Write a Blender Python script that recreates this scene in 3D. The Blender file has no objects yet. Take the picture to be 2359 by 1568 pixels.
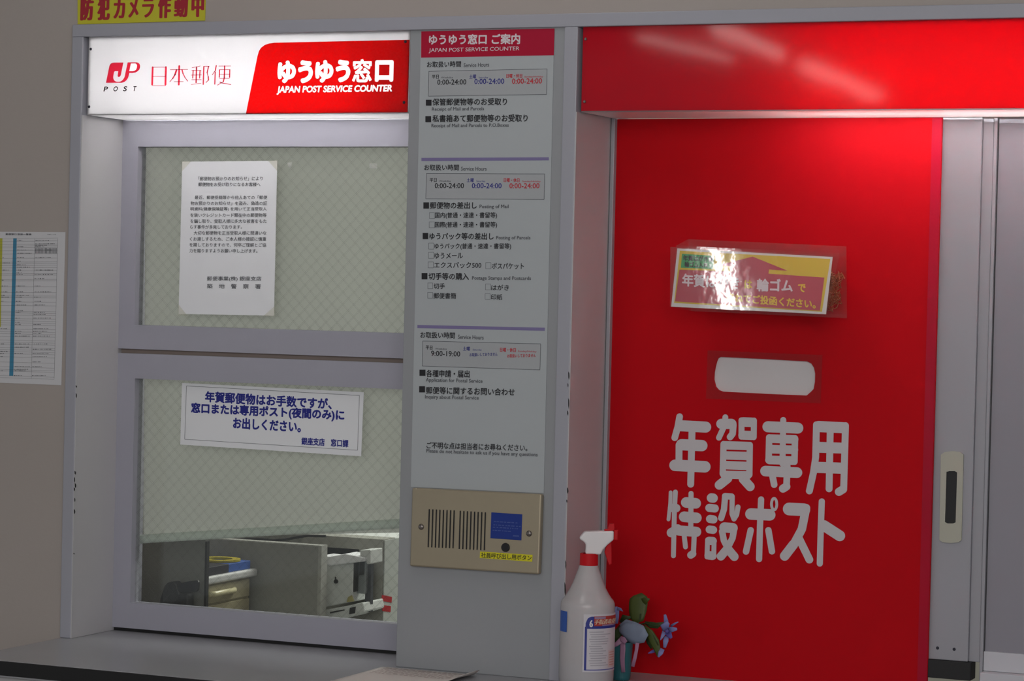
import bpy, bmesh, math, random
from mathutils import Vector, Matrix
random.seed(7)
SC = bpy.context.scene
COL = SC.collection

# ------------------------------------------------------------------ camera
FPX = 5998.75
CAM = Vector((2.0, -4.238, 1.65))
RR = Vector((0.91675318, 0.39873654, 0.02393296))     # camera right
RD = Vector((0.02913578, -0.00699236, -0.99955101))   # camera down
RF = Vector((-0.39839016, 0.91703886, -0.01802777))   # camera forward
cam_data = bpy.data.cameras.new('camera')
cam_data.sensor_width = 36.0
cam_data.lens = FPX / 2359 * 36.0
cam_data.clip_start = 0.05
cam = bpy.data.objects.new('camera', cam_data)
COL.objects.link(cam)
m = Matrix.Identity(4)
for i in range(3):
    m[i][0] = RR[i]; m[i][1] = -RD[i]; m[i][2] = -RF[i]; m[i][3] = CAM[i]
cam.matrix_world = m
SC.camera = cam

# ------------------------------------------------------------------ exposure, ambient light of the hall
SC.view_settings.view_transform = 'Standard'
SC.view_settings.look = 'None'
SC.view_settings.gamma = 1.0
SC.view_settings.exposure = 0.0
SC.view_settings.use_curve_mapping = False
W = bpy.data.worlds.new('hall_ambient'); SC.world = W
W.use_nodes = True
bg = W.node_tree.nodes['Background']
bg.inputs[0].default_value = (0.93, 0.97, 1.0, 1); bg.inputs[1].default_value = 0.34

def area(name, loc, target, sx, sy, power, color=(1, 1, 1)):
    l = bpy.data.lights.new(name, 'AREA'); l.shape = 'RECTANGLE'; l.size = sx; l.size_y = sy
    l.energy = power; l.color = color
    o = bpy.data.objects.new(name, l); COL.objects.link(o); o.location = loc
    o.rotation_euler = (Vector(target) - Vector(loc)).to_track_quat('-Z', 'Y').to_euler()
    return o
area('hall_ceiling_light', (1.7, -4.7, 2.7), (-0.4, 0.0, 1.1), 3.2, 2.2, 88, (1.0, 0.985, 0.97))
area('office_ceiling_light', (-0.15, 1.8, 2.45), (-0.35, 1.0, 0.6), 1.2, 0.8, 38, (1.0, 1.0, 0.95))

# ------------------------------------------------------------------ picking points of the real planes
def ray(px, py):
    return RR * ((px - 1179.5) / FPX) + RD * ((py - 784.0) / FPX) + RF
def at(px, py, y=0.0):
    d = ray(px, py); return CAM + d * ((y - CAM.y) / d.y)
def atz(px, py, z):
    d = ray(px, py); return CAM + d * ((z - CAM.z) / d.z)
def atx(px, py, x):
    d = ray(px, py); return CAM + d * ((x - CAM.x) / d.x)
def plane_y(y): return lambda p: at(p[0], p[1], y)
def plane_n(p0, n): 
    def f(p):
        d = ray(p[0], p[1]); return CAM + d * ((p0 - CAM).dot(n) / d.dot(n))
    return f
def zoomed(ox, oy, s): return lambda x, y: (ox + x / s, oy + y / s)
X = lambda px, py, y=0.0: at(px, py, y).x
Z = lambda px, py, y=0.0: at(px, py, y).z

# ------------------------------------------------------------------ materials
def lin(h):
    h = h.lstrip('#'); v = [int(h[i:i + 2], 16) / 255 for i in (0, 2, 4)]
    return tuple(c / 12.92 if c <= .04045 else ((c + .055) / 1.055) ** 2.4 for c in v)
MATS = {}
def mat(name, col, rough=.5, metal=0.0, var=.05, scale=6.0, bump=0.0, bscale=60.0, spec=.5, coat=0.0):
    if name in MATS: return MATS[name]
    if isinstance(col, str): col = lin(col)
    m = bpy.data.materials.new(name); m.use_nodes = True
    nt = m.node_tree; N = nt.nodes; L = nt.links
    b = N['Principled BSDF']
    tc = N.new('ShaderNodeTexCoord')
    nz = N.new('ShaderNodeTexNoise'); nz.inputs['Scale'].default_value = scale; nz.inputs['Detail'].default_value = 5
    L.new(tc.outputs['Object'], nz.inputs['Vector'])
    mx = N.new('ShaderNodeMix'); mx.data_type = 'RGBA'
    mx.inputs[6].default_value = tuple(c * (1 - var) for c in col) + (1,)
    mx.inputs[7].default_value = tuple(min(1, c * (1 + var)) for c in col) + (1,)
    L.new(nz.outputs['Fac'], mx.inputs[0]); L.new(mx.outputs[2], b.inputs['Base Color'])
    b.inputs['Roughness'].default_value = rough; b.inputs['Metallic'].default_value = metal
    b.inputs['Specular IOR Level'].default_value = spec
    if coat: b.inputs['Coat Weight'].default_value = coat; b.inputs['Coat Roughness'].default_value = .08
    if bump:
        n2 = N.new('ShaderNodeTexNoise'); n2.inputs['Scale'].default_value = bscale; n2.inputs['Detail'].default_value = 4
        L.new(tc.outputs['Object'], n2.inputs['Vector'])
        bp = N.new('ShaderNodeBump'); bp.inputs['Strength'].default_value = bump; bp.inputs['Distance'].default_value = .002
        L.new(n2.outputs['Fac'], bp.inputs['Height']); L.new(bp.outputs['Normal'], b.inputs['Normal'])
    MATS[name] = m
    return m
def nodemat(name):
    m = bpy.data.materials.new(name); m.use_nodes = True
    nt = m.node_tree
    for n in list(nt.nodes): nt.nodes.remove(n)
    o = nt.nodes.new('ShaderNodeOutputMaterial')
    return m, nt.nodes, nt.links, o
def acrylic(name, refl, trans, share, gloss_rough=.12, wave=.0, wscale=3.0, ior=1.45):
    """lamp-box acrylic: part of the light scatters back, part comes through, shiny skin"""
    m, N, L, o = nodemat(name)
    d = N.new('ShaderNodeBsdfDiffuse'); d.inputs[0].default_value = (*refl, 1)
    t = N.new('ShaderNodeBsdfTranslucent'); t.inputs[0].default_value = (*trans, 1)
    x = N.new('ShaderNodeMixShader'); x.inputs[0].default_value = share
    L.new(d.outputs[0], x.inputs[1]); L.new(t.outputs[0], x.inputs[2])
    g = N.new('ShaderNodeBsdfGlossy'); g.inputs['Roughness'].default_value = gloss_rough
    fr = N.new('ShaderNodeFresnel'); fr.inputs[0].default_value = ior
    x2 = N.new('ShaderNodeMixShader')
    L.new(fr.outputs[0], x2.inputs[0]); L.new(x.outputs[0], x2.inputs[1]); L.new(g.outputs[0], x2.inputs[2])
    if wave:
        tc = N.new('ShaderNodeTexCoord'); nz = N.new('ShaderNodeTexNoise'); nz.inputs['Scale'].default_value = wscale
        nz.inputs['Detail'].default_value = 2
        bp = N.new('ShaderNodeBump'); bp.inputs['Strength'].default_value = wave; bp.inputs['Distance'].default_value = .01
        L.new(tc.outputs['Object'], nz.inputs['Vector']); L.new(nz.outputs['Fac'], bp.inputs['Height'])
        L.new(bp.outputs['Normal'], g.inputs['Normal']); L.new(bp.outputs['Normal'], fr.inputs['Normal'])
    L.new(x2.outputs[0], o.inputs[0])
    return m
def film(name, col, gloss=.06, rough=.1, bump=0.0, bscale=40, haze=0.0):
    """clear or tinted film / plastic sheet"""
    m, N, L, o = nodemat(name)
    t = N.new('ShaderNodeBsdfTransparent'); t.inputs[0].default_value = (*col, 1)
    last = t
    if haze:
        d = N.new('ShaderNodeBsdfDiffuse'); d.inputs[0].default_value = (.8, .8, .8, 1)
        h = N.new('ShaderNodeMixShader'); h.inputs[0].default_value = haze
        L.new(t.outputs[0], h.inputs[1]); L.new(d.outputs[0], h.inputs[2]); last = h
    g = N.new('ShaderNodeBsdfGlossy'); g.inputs['Roughness'].default_value = rough
    x = N.new('ShaderNodeMixShader'); x.inputs[0].default_value = gloss
    if bump:
        tc = N.new('ShaderNodeTexCoord'); nz = N.new('ShaderNodeTexNoise'); nz.inputs['Scale'].default_value = bscale
        nz.inputs['Detail'].default_value = 3
        bp = N.new('ShaderNodeBump'); bp.inputs['Strength'].default_value = bump; bp.inputs['Distance'].default_value = .004
        L.new(tc.outputs['Object'], nz.inputs['Vector']); L.new(nz.outputs['Fac'], bp.inputs['Height'])
        L.new(bp.outputs['Normal'], g.inputs['Normal'])
    L.new(last.outputs[0], x.inputs[1]); L.new(g.outputs[0], x.inputs[2]); L.new(x.outputs[0], o.inputs[0])
    return m
def glow(name, col, strength):
    m, N, L, o = nodemat(name)
    e = N.new('ShaderNodeEmission'); e.inputs[0].default_value = (*col, 1); e.inputs[1].default_value = strength
    L.new(e.outputs[0], o.inputs[0]); return m
def wire_glass(name):
    """pane with a diamond wire mesh cast into it"""
    m, N, L, o = nodemat(name)
    tc = N.new('ShaderNodeTexCoord'); sp = N.new('ShaderNodeSeparateXYZ'); L.new(tc.outputs['Object'], sp.inputs[0])
    def math_(op, a, b=None):
        n = N.new('ShaderNodeMath'); n.operation = op
        for i, v in enumerate((a, b)):
            if v is None: continue
            if isinstance(v, (int, float)): n.inputs[i].default_value = v
            else: L.new(v, n.inputs[i])
        return n.outputs[0]
    lines = []
    for s, p in ((1, .0233), (-1, .0233)):
        u = math_('DIVIDE', math_('ADD', math_('MULTIPLY', sp.outputs[0], s * 1.0), sp.outputs[2]), p)
        fr = math_('FRACT', u)
        lines.append(math_('LESS_THAN', math_('ABSOLUTE', math_('SUBTRACT', fr, .5)), .03))
    wire = math_('MAXIMUM', lines[0], lines[1])
    t = N.new('ShaderNodeBsdfTransparent'); t.inputs[0].default_value = (.955, .97, .95, 1)
    g = N.new('ShaderNodeBsdfGlossy'); g.inputs['Roughness'].default_value = .03
    lw = N.new('ShaderNodeFresnel'); lw.inputs[0].default_value = 1.5
    x = N.new('ShaderNodeMixShader'); L.new(lw.outputs[0], x.inputs[0]); L.new(t.outputs[0], x.inputs[1]); L.new(g.outputs[0], x.inputs[2])
    w = N.new('ShaderNodeBsdfDiffuse'); w.inputs[0].default_value = (.10, .105, .09, 1)
    x2 = N.new('ShaderNodeMixShader')
    f = math_('MULTIPLY', wire, .20)
    L.new(f, x2.inputs[0]); L.new(x.outputs[0], x2.inputs[1]); L.new(w.outputs[0], x2.inputs[2])
    L.new(x2.outputs[0], o.inputs[0]); return m

GREY = mat('grey_enamel', '#a3a3ad', .42, var=.04, scale=3, bump=.04, bscale=250)
SASH = mat('grey_sash_enamel', '#a5a4b0', .4, var=.03, scale=4, bump=.05, bscale=260)
BEIGE = mat('beige_painted_wall', '#aaa19c', .75, var=.05, scale=2.2, bump=.15, bscale=120)
WHITE = mat('white_paper', '#eff0f4', .6, var=.015, scale=9)
POSTER = mat('poster_paper', '#afb4b8', .55, var=.015, scale=5)
BLACK = mat('black_rubber', '#151416', .55, var=.15)
INK = mat('black_ink', '#1b1a20', .6, var=.1)
INKGREY = mat('grey_ink', '#4c4d53', .6, var=.1)
INKBLUE = mat('blue_ink', '#1d2488', .6, var=.08)
INKRED = mat('red_ink', '#c4202e', .6, var=.08)
INKWHITE = mat('white_ink', '#dfd3d9', .6, var=.03)
INKYEL = mat('yellow_ink', '#e0c030', .55, var=.04)
STEEL = mat('stainless_steel', '#b1a58f', .42, metal=.65, var=.04, scale=30)
SCREW = mat('screw_metal', '#8b8480', .3, metal=.9, var=.1)
DARKMETAL = mat('dark_screw', '#3a3a44', .4, metal=.7, var=.1)
REDBOARD = mat('red_board', (.49, .003, .008), .55, var=.03, scale=2, spec=.07)
REDTAPE = mat('red_tape', (.40, .002, .022), .35, var=.05, scale=14, bump=.5, bscale=25, spec=.2)

# ------------------------------------------------------------------ mesh builder
def wloc(o):
    v = Vector((0, 0, 0))
    while o is not None: v += o.location; o = o.parent
    return v
class MB:
    def __init__(s): s.bm = bmesh.new()
    def face(s, pts):
        vs = [s.bm.verts.new(p) for p in pts]
        return s.bm.faces.new(vs)
    def box(s, x0, x1, y0, y1, z0, z1):
        v = [s.bm.verts.new((x, y, z)) for x in (x0, x1) for y in (y0, y1) for z in (z0, z1)]
        for f in ((0, 1, 3, 2), (4, 6, 7, 5), (0, 4, 5, 1), (2, 3, 7, 6), (0, 2, 6, 4), (1, 5, 7, 3)):
            s.bm.faces.new([v[i] for i in f])
        return s
    def prism(s, pts, vec):
        """closed polygon swept by vec"""
        vec = Vector(vec); n = len(pts)
        a = [s.bm.verts.new(p) for p in pts]; b = [s.bm.verts.new(Vector(p) + vec) for p in pts]
        s.bm.faces.new(a); s.bm.faces.new(b[::-1])
        for i in range(n): s.bm.faces.new([a[i], b[i], b[(i + 1) % n], a[(i + 1) % n]])
        return s
    def frame(s, outer, inner, vec):
        """polygon with a hole (same plane), swept by vec"""
        vec = Vector(vec)
        for off, flip in ((Vector((0, 0, 0)), False), (vec, True)):
            es = []
            for loop in (outer, inner):
                vs = [s.bm.verts.new(Vector(p) + off) for p in loop]
                es += [s.bm.edges.new((vs[i], vs[(i + 1) % len(vs)])) for i in range(len(vs))]
            bmesh.ops.triangle_fill(s.bm, use_beauty=True, edges=es)
        for loop in (outer, inner):
            for i in range(len(loop)):
                p, q = Vector(loop[i]), Vector(loop[(i + 1) % len(loop)])
                s.face([p, q, q + vec, p + vec])
        return s
    def cyl(s, p0, p1, r0, r1=None, n=24, cap=True):
        p0, p1 = Vector(p0), Vector(p1); r1 = r0 if r1 is None else r1
        ax = (p1 - p0).normalized(); u = ax.orthogonal().normalized(); w = ax.cross(u)
        A = []; B = []
        for i in range(n):
            a = 2 * math.pi * i / n; d = u * math.cos(a) + w * math.sin(a)
            A.append(s.bm.verts.new(p0 + d * r0)); B.append(s.bm.verts.new(p1 + d * r1))
        for i in range(n): s.bm.faces.new([A[i], A[(i + 1) % n], B[(i + 1) % n], B[i]])
        if cap: s.bm.faces.new(A[::-1]); s.bm.faces.new(B)
        return s
    def lathe(s, c, prof, n=40):
        """prof: list of (radius, z)"""
        rings = []
        for r, z in prof:
            if r < 1e-6: rings.append([s.bm.verts.new((c[0], c[1], c[2] + z))])
            else: rings.append([s.bm.verts.new((c[0] + r * math.cos(2 * math.pi * i / n), c[1] + r * math.sin(2 * math.pi * i / n), c[2] + z)) for i in range(n)])
        for a, b in zip(rings, rings[1:]):
            for i in range(n):
                j = (i + 1) % n
                if len(a) == 1 and len(b) == 1: continue
                if len(a) == 1: s.bm.faces.new([a[0], b[j], b[i]])
                elif len(b) == 1: s.bm.faces.new([a[i], a[j], b[0]])
                else: s.bm.faces.new([a[i], a[j], b[j], b[i]])
        return s
    def tube(s, path, r, n=10, closed=False):
        path = [Vector(p) for p in path]; rings = []; N_ = len(path)
        for i, p in enumerate(path):
            a = path[(i - 1) % N_] if closed or i else path[0]; b = path[(i + 1) % N_] if closed or i < N_ - 1 else path[-1]
            t = (b - a).normalized(); u = t.orthogonal().normalized() if i == 0 else (pu - t * pu.dot(t)).normalized()
            pu = u; w = t.cross(u); rr = r(i / max(1, N_ - 1)) if callable(r) else r
            rings.append([s.bm.verts.new(p + (u * math.cos(2 * math.pi * k / n) + w * math.sin(2 * math.pi * k / n)) * rr) for k in range(n)])
        seq = list(zip(rings, rings[1:])) + ([(rings[-1], rings[0])] if closed else [])
        for A, B in seq:
            for k in range(n): s.bm.faces.new([A[k], A[(k + 1) % n], B[(k + 1) % n], B[k]])
        if not closed: s.bm.faces.new(rings[0][::-1]); s.bm.faces.new(rings[-1])
        return s
    def grid(s, rows):
        v = [[s.bm.verts.new(p) for p in r] for r in rows]
        for i in range(len(v) - 1):
            for j in range(len(v[0]) - 1): s.bm.faces.new([v[i][j], v[i][j + 1], v[i + 1][j + 1], v[i + 1][j]])
        return s
    def build(s, name, m, parent=None, bevel=0, seg=2, smooth=False, solid=0, keep=False):
        bm = s.bm
        if not keep: bmesh.ops.recalc_face_normals(bm, faces=bm.faces)
        if parent is not None: off = wloc(parent)
        else:
            xs = [v.co for v in bm.verts]
            lo = Vector([min(p[i] for p in xs) for i in range(3)]); hi = Vector([max(p[i] for p in xs) for i in range(3)])
            off = Vector(((lo.x + hi.x) / 2, (lo.y + hi.y) / 2, lo.z))
        for v in bm.verts: v.co -= off
        me = bpy.data.meshes.new(name); bm.to_mesh(me); bm.free()
        o = bpy.data.objects.new(name, me); COL.objects.link(o)
        if parent is not None: o.parent = parent
        else: o.location = off
        me.materials.append(m)
        if smooth:
            for p in me.polygons: p.use_smooth = True
        if solid:
            md = o.modifiers.new('solid', 'SOLIDIFY'); md.thickness = solid; md.offset = 0
        if bevel:
            md = o.modifiers.new('bevel', 'BEVEL'); md.width = bevel; md.segments = seg; md.limit_method = 'ANGLE'
            md.angle_limit = math.radians(40)
        return o

def tag(o, label, cat, group=None, kind=None):
    o['label'] = label; o['category'] = cat
    if group: o['group'] = group
    if kind: o['kind'] = kind
    return o
def thing(name, loc, label, cat, group=None, kind=None):
    o = bpy.data.objects.new(name, None); o.empty_display_size = .05; COL.objects.link(o); o.location = loc
    return tag(o, label, cat, group, kind)
def struct(o, label, cat): return tag(o, label, cat, None, 'structure')

# ------------------------------------------------------------------ lettering
GLY = {}
def glyphs(s, res=3, tracking=1.0):
    k = (s, res, tracking)
    if k in GLY: return GLY[k]
    c = bpy.data.curves.new('t', 'FONT'); c.body = s; c.size = 1; c.resolution_u = res; c.fill_mode = 'FRONT'
    c.space_character = tracking
    o = bpy.data.objects.new('t', c); COL.objects.link(o)
    dg = bpy.context.evaluated_depsgraph_get(); me = o.evaluated_get(dg).to_mesh()
    vs = [(v.co.x, v.co.y) for v in me.vertices]; fs = [tuple(p.vertices) for p in me.polygons]
    o.evaluated_get(dg).to_mesh_clear(); bpy.data.objects.remove(o); bpy.data.curves.remove(c)
    x0 = min(v[0] for v in vs); x1 = max(v[0] for v in vs); y0 = min(v[1] for v in vs); y1 = max(v[1] for v in vs)
    GLY[k] = ([((x - x0) / (x1 - x0), (y - y0) / (y1 - y0)) for x, y in vs], fs)
    return GLY[k]
def text(mb, s, pl, pr, h, pf, bold=0.0, lift=.0004, shear=0.0, res=3, tracking=1.0, hbold=None):
    """letters whose outline box has bottom corners pl, pr and height h (photograph pixels) on the plane pf"""
    A = pf(pl); B = pf(pr); C = pf((pl[0] + h * .024, pl[1] - h))
    n = (B - A).cross(C - A).normalized()
    if n.dot(CAM - A) < 0: n = -n
    vs, fs = glyphs(s, res, tracking)
    U = B - A; V = C - A; hw = V.length; un = U.normalized(); vn = V.normalized()
    offs = [(0, 0)]
    if bold:
        hb = bold if hbold is None else hbold
        b = bold * hw; hb *= hw
        offs = [(b * math.cos(a), hb * math.sin(a)) for a in [k * math.pi / 4 for k in range(8)]] + [(0, 0)]
        U = un * max(U.length - 2 * b, 1e-4); V = vn * (hw - 2 * hb); A = A + un * b + vn * hb
    for k, (ox, oy) in enumerate(offs):
        base = A + un * ox + vn * oy + n * (lift + k * 1.5e-5)
        vv = [mb.bm.verts.new(base + U * (u + shear * (v - .5) * hw / U.length) + V * v) for u, v in vs]
        for f in fs:
            try: mb.bm.faces.new([vv[i] for i in f])
            except ValueError: pass
def quad(mb, pts, pf, lift=.0003):
    P = [pf(p) for p in pts]; n = (P[1] - P[0]).cross(P[2] - P[0]).normalized()
    if n.dot(CAM - P[0]) < 0: n = -n
    mb.face([p + n * lift for p in P])
def line(mb, a, b, w, pf, lift=.0003):
    """thin straight stroke of w pixels"""
    dx, dy = b[0] - a[0], b[1] - a[1]; l = math.hypot(dx, dy) or 1; nx, ny = -dy / l * w / 2, dx / l * w / 2
    quad(mb, [(a[0] + nx, a[1] + ny), (b[0] + nx, b[1] + ny), (b[0] - nx, b[1] - ny), (a[0] - nx, a[1] - ny)], pf, lift)
LIFT = [0]
def stroke(mb, pts, w, pf, lift=.0006, cap=True, n=14):
    """brush stroke with round ends and joints"""
    def up(p):
        LIFT[0] = (LIFT[0] + 1) % 60
        P = [pf(q) for q in p]; nn = (P[1] - P[0]).cross(P[2] - P[0]).normalized()
        if nn.dot(CAM - P[0]) < 0: nn = -nn
        mb.face([q + nn * (lift + LIFT[0] * 1e-5) for q in P])
    for i, (a, b) in enumerate(zip(pts, pts[1:])):
        dx, dy = b[0] - a[0], b[1] - a[1]; l = math.hypot(dx, dy) or 1; nx, ny = -dy / l * w / 2, dx / l * w / 2
        th = math.atan2(dy, dx); r = w / 2
        if cap:
            poly = [(b[0] + r * math.cos(th - math.pi / 2 + math.pi * k / n), b[1] + r * math.sin(th - math.pi / 2 + math.pi * k / n)) for k in range(n + 1)]
            poly += [(a[0] + r * math.cos(th + math.pi / 2 + math.pi * k / n), a[1] + r * math.sin(th + math.pi / 2 + math.pi * k / n)) for k in range(n + 1)]
            up(poly)
        else: up([(a[0] + nx, a[1] + ny), (b[0] + nx, b[1] + ny), (b[0] - nx, b[1] - ny), (a[0] - nx, a[1] - ny)])
def screw(px, py, y, r, parent, m=None):
    p = at(px, py, y); b = MB()
    b.cyl(p, p + Vector((0, -r * .5, 0)), r, r * .7, 16)
    b.box(p.x - r * .6, p.x + r * .6, p.y - r * .55, p.y - r * .45, p.z - r * .12, p.z + r * .12)
    return b.build('screw', m or SCREW, parent)

# ================================================================== THE SETTING
YS = 0.140      # face of the left sashes
YG = 0.156      # left panes
YB = 0.170      # face of the red board
ZC = Z(243, 1450, YS)                     # counter top
xl_out, xl_in = X(157, 700), X(182.5, 700)   # left post of the surround
z_ft = Z(1180, 34.5)                      # top of the surround
z_s0 = Z(570, 262)                        # lower edge of the lamp boxes
z_s1 = Z(500, 79)                         # upper edge of the lamp boxes
xc0 = X(929, 784)                         # left edge of the pier
xc1 = X(1287.5, 700)                      # groove between pier and mullion
xm1 = X(1319, 700)                        # right edge of the mullion
XR = 2.6

b = MB(); b.box(-5.0, xl_out + .004, 0, .25, 0, 3.0)
struct(b.build('wall_left', BEIGE), 'beige painted wall left of the grey window surround', 'wall')
b = MB(); b.box(xl_out + .004, XR, 0, .25, z_ft - .003, 3.0)
struct(b.build('wall_front', BEIGE), 'beige painted wall above the grey window surround', 'wall')
b = MB(); b.box(-5, 4.5, -9.0, 4.0, -.1, 0); struct(b.build('floor', mat('floor_tile', '#9b968e', .4, var=.06)), 'pale grey hall floor', 'floor')
b = MB(); b.box(-5, 4.5, -9.0, 4.0, 3.0, 3.1); struct(b.build('ceiling', mat('ceiling_paint', '#b9b6b0', .8)), 'off-white hall ceiling', 'ceiling')
b = MB(); b.box(-5, 4.5, 2.5, 2.6, 0, 3.0); struct(b.build('wall_back', mat('office_wall', '#a5a59b', .7)), 'pale office wall behind the counter windows', 'wall')

z_ri = Z(700, 72)
b = MB(); b.box(xl_out, XR, -.006, .10, z_s1, z_ft)
struct(b.build('trim_1', GREY, bevel=.0015), 'grey enamelled steel top rail above both lamp signs', 'trim')
b = MB()
b.box(xl_out, xl_in, -.006, .25, ZC, z_s1)
tr2 = struct(b.build('trim_2', GREY, bevel=.002), 'grey enamelled left post and jamb beside the service window', 'trim')
b = MB(); b.box(xc1, xm1, -.006, .25, ZC, z_s1)
tr3 = struct(b.build('trim_3', GREY, bevel=.002), 'grey mullion with chipped edge between pier and red bay', 'trim')
b = MB(); b.box(xc0, xc1 + .001, 0, .25, ZC, z_s1 + .004)
PIER = mat('grey_pier_enamel', '#989a9e', .42, var=.04, scale=3, bump=.04, bscale=250)
pier = struct(b.build('wall_centre', PIER, bevel=.0015), 'grey steel pier carrying the hours poster and intercom', 'wall')
JAMB_LIT = mat('lit_jamb_enamel', '#bfbdbf', .35, var=.03, scale=3)  # light on the jambs put into a paler copy of the grey enamel
b = MB(); b.box(xl_in - .001, xl_in + .0012, -.005, YS + .03, ZC + .0004, z_s0 - .0006); b.build('jamb_lit_face', JAMB_LIT, tr2)  # thin face added over the post to hold the lightened colour
b = MB(); b.box(xm1 - .001, xm1 + .0012, -.005, .168, ZC + .0004, z_s0 - .0006); b.build('jamb_lit_face', JAMB_LIT, tr3)
CHIP = mat('chipped_paint', '#2c2a2c', .8)
def chips(parent, pts, y=-.0062, w=2.2):
    for (px, py, l) in pts:
        c = MB(); k = random.uniform(.5, 1)
        pp = [(px - w * k, py), (px + w * .4, py + l * .2), (px + w * k, py + l * .55), (px + w * .2, py + l), (px - w * .8 * k, py + l * .7)]
        P = [at(q[0], q[1], y) for q in pp]
        c.prism(P, (0, -.0003, 0)); c.build('paint_chip', CHIP, parent)
chips(tr2, [(176, 887, 6), (176, 905, 12), (173.5, 1084, 9), (172, 1098, 14), (174, 1112, 12), (171.5, 1122, 9), (172.5, 1146, 10), (172, 1172, 12), (170.5, 1273, 4)])
chips(tr3, [(1310.5, 855, 20), (1308.5, 882, 10), (1310, 916, 26), (1308, 945, 12), (1308, 1122, 16), (1306, 1150, 8), (1303.5, 1290, 22), (1302, 1340, 34), (1300, 1380, 16)], w=2.0)

# ------------------------------------------------------------------ left window: two sashes with wired panes
WGLASS = wire_glass('wired_glass')
w1 = thing('window_1', (X(600, 1450, YS), YS, ZC), 'service window with two grey sashes and wired glass', 'window', kind='structure')
xa = X(258, 700, YS); xr = X(1010, 700, YS)
def sash(name, zt, zb, xi, zi_t, zi_b):
    o = MB(); V = lambda x, z: Vector((x, YS, z))
    o.frame([V(xa, zb), V(xr, zb), V(xr, zt), V(xa, zt)], [V(xi, zi_b), V(xr - .045, zi_b), V(xr - .045, zi_t), V(xi, zi_t)], (0, .03, 0))
    so = o.build(name, SASH, w1, bevel=.0012)
    g = MB(); g.box(xi - .004, xr - .04, YG, YG + .006, zi_b - .004, zi_t + .004)
    g.build('glass_pane', WGLASS, so)
    return so
up = sash('upper_sash', z_s0 - .0005, Z(590, 813.5, YS), X(312.5, 600, YS), Z(630, 337.6, YS), Z(650, 758.5, YS))
lo = sash('lower_sash', Z(590, 824, YS), Z(580, 1470.5, YS), X(305.5, 1120, YS), Z(620, 884, YS), Z(606, 1412.5, YS))
b = MB(); b.box(xa, xr, YS + .012, YS + .028, Z(590, 824, YS) - .002, Z(590, 813.5, YS) + .002)
b.build('sash_seal', mat('brown_weather_strip', '#8d7f78', .7), w1)
b = MB(); b.box(xa - .002, xr, YS + .006, YS + .03, ZC + .0004, Z(580, 1470.5, YS) + .002)
b.build('sill_seal', BLACK, w1)

# ------------------------------------------------------------------ right window: sliding sash behind the red board
ALU = mat('white_aluminium', '#a09fa6', .38, var=.03, scale=3)
PANEL = mat('grey_window_panel', '#8f8c95', .5, var=.04, scale=3)
w2 = thing('window_2', (X(2250, 1500, .18), .18, ZC), 'sliding window with pale aluminium sash beside the red board', 'window', kind='structure')
yS2 = .178
x0, x1, x2, x3 = X(2153, 900, yS2) - .03, X(2237, 1240, yS2), X(2262, 1240, yS2), X(2270.5, 1240, yS2)
b = MB(); b.box(x0, x1, yS2, yS2 + .03, Z(2190, 1521, yS2), z_s0)
st = b.build('sash_stile', ALU, w2, bevel=.0015)
b = MB(); b.box(x1, x2, yS2 + .007, yS2 + .03, Z(2190, 1521, yS2), z_s0); b.box(x2 + .0006, x3, yS2 + .004, yS2 + .03, ZC - .1, z_s0)
b.build('sash_frame', ALU, w2, bevel=.001)
b = MB(); b.box(x3 + .002, XR, yS2 + .010, yS2 + .03, Z(2300, 1503, yS2 + .01), z_s0)
b.build('window_panel', PANEL, w2)
b = MB(); b.box(x3 + .001, XR, yS2 + .004, yS2 + .032, Z(2300, 1548, yS2), Z(2300, 1503, yS2)); b.box(x3 + .001, XR, yS2 - .02, yS2 + .032, ZC - .1, Z(2300, 1548.5, yS2))
b.build('bottom_rail', mat('white_rail', '#c9c8cf', .4), w2, bevel=.001)
b = MB(); b.box(X(2135.5, 1540, yS2 - .004), X(2237, 1530, yS2 - .004), yS2 - .006, yS2 + .03, Z(2190, 1563, yS2), Z(2190, 1521.5, yS2))
b.build('brush_seal', BLACK, w2, bevel=.001)
for px, py in ((2159.7, 1492), (2198, 1495)): screw(px, py, yS2, .0028, st, DARKMETAL)
# finger pull
zb = zoomed(1960, 900, 2.348); P_ = lambda x, y: at(*zb(x, y), yS2)
HAND = mat('beige_plastic', '#b2b0a2', .45)
outer = [(490, 345), (510, 330), (552, 325), (592, 330), (612, 345), (601, 805), (585, 818), (540, 822), (498, 817), (482, 805)]
slot = [(520, 438), (535, 433), (565, 433), (578, 440), (570, 710), (556, 716), (525, 716), (512, 708)]
b = MB(); b.frame([P_(*q) for q in outer], [P_(*q) for q in slot], (0, -.004, 0))
h = b.build('finger_pull', HAND, st, bevel=.001)
b = MB(); b.prism([P_(*q) + Vector((0, -.0008, 0)) for q in slot], (0, -.0004, 0)); b.build('pull_recess', BLACK, h)
# aluminium channel at the left of the board
b = MB(); b.box(X(1403.5, 465, .158), X(1412, 465, .158), .158, .20, ZC, z_s0); 
b.build('side_channel', ALU, w2, bevel=.0012)
b = MB(); b.box(X(1400, 465, .158) - .01, X(1412, 465, YB), .164, .20, ZC, z_s0)
b.build('channel_back', ALU, w2)

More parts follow.
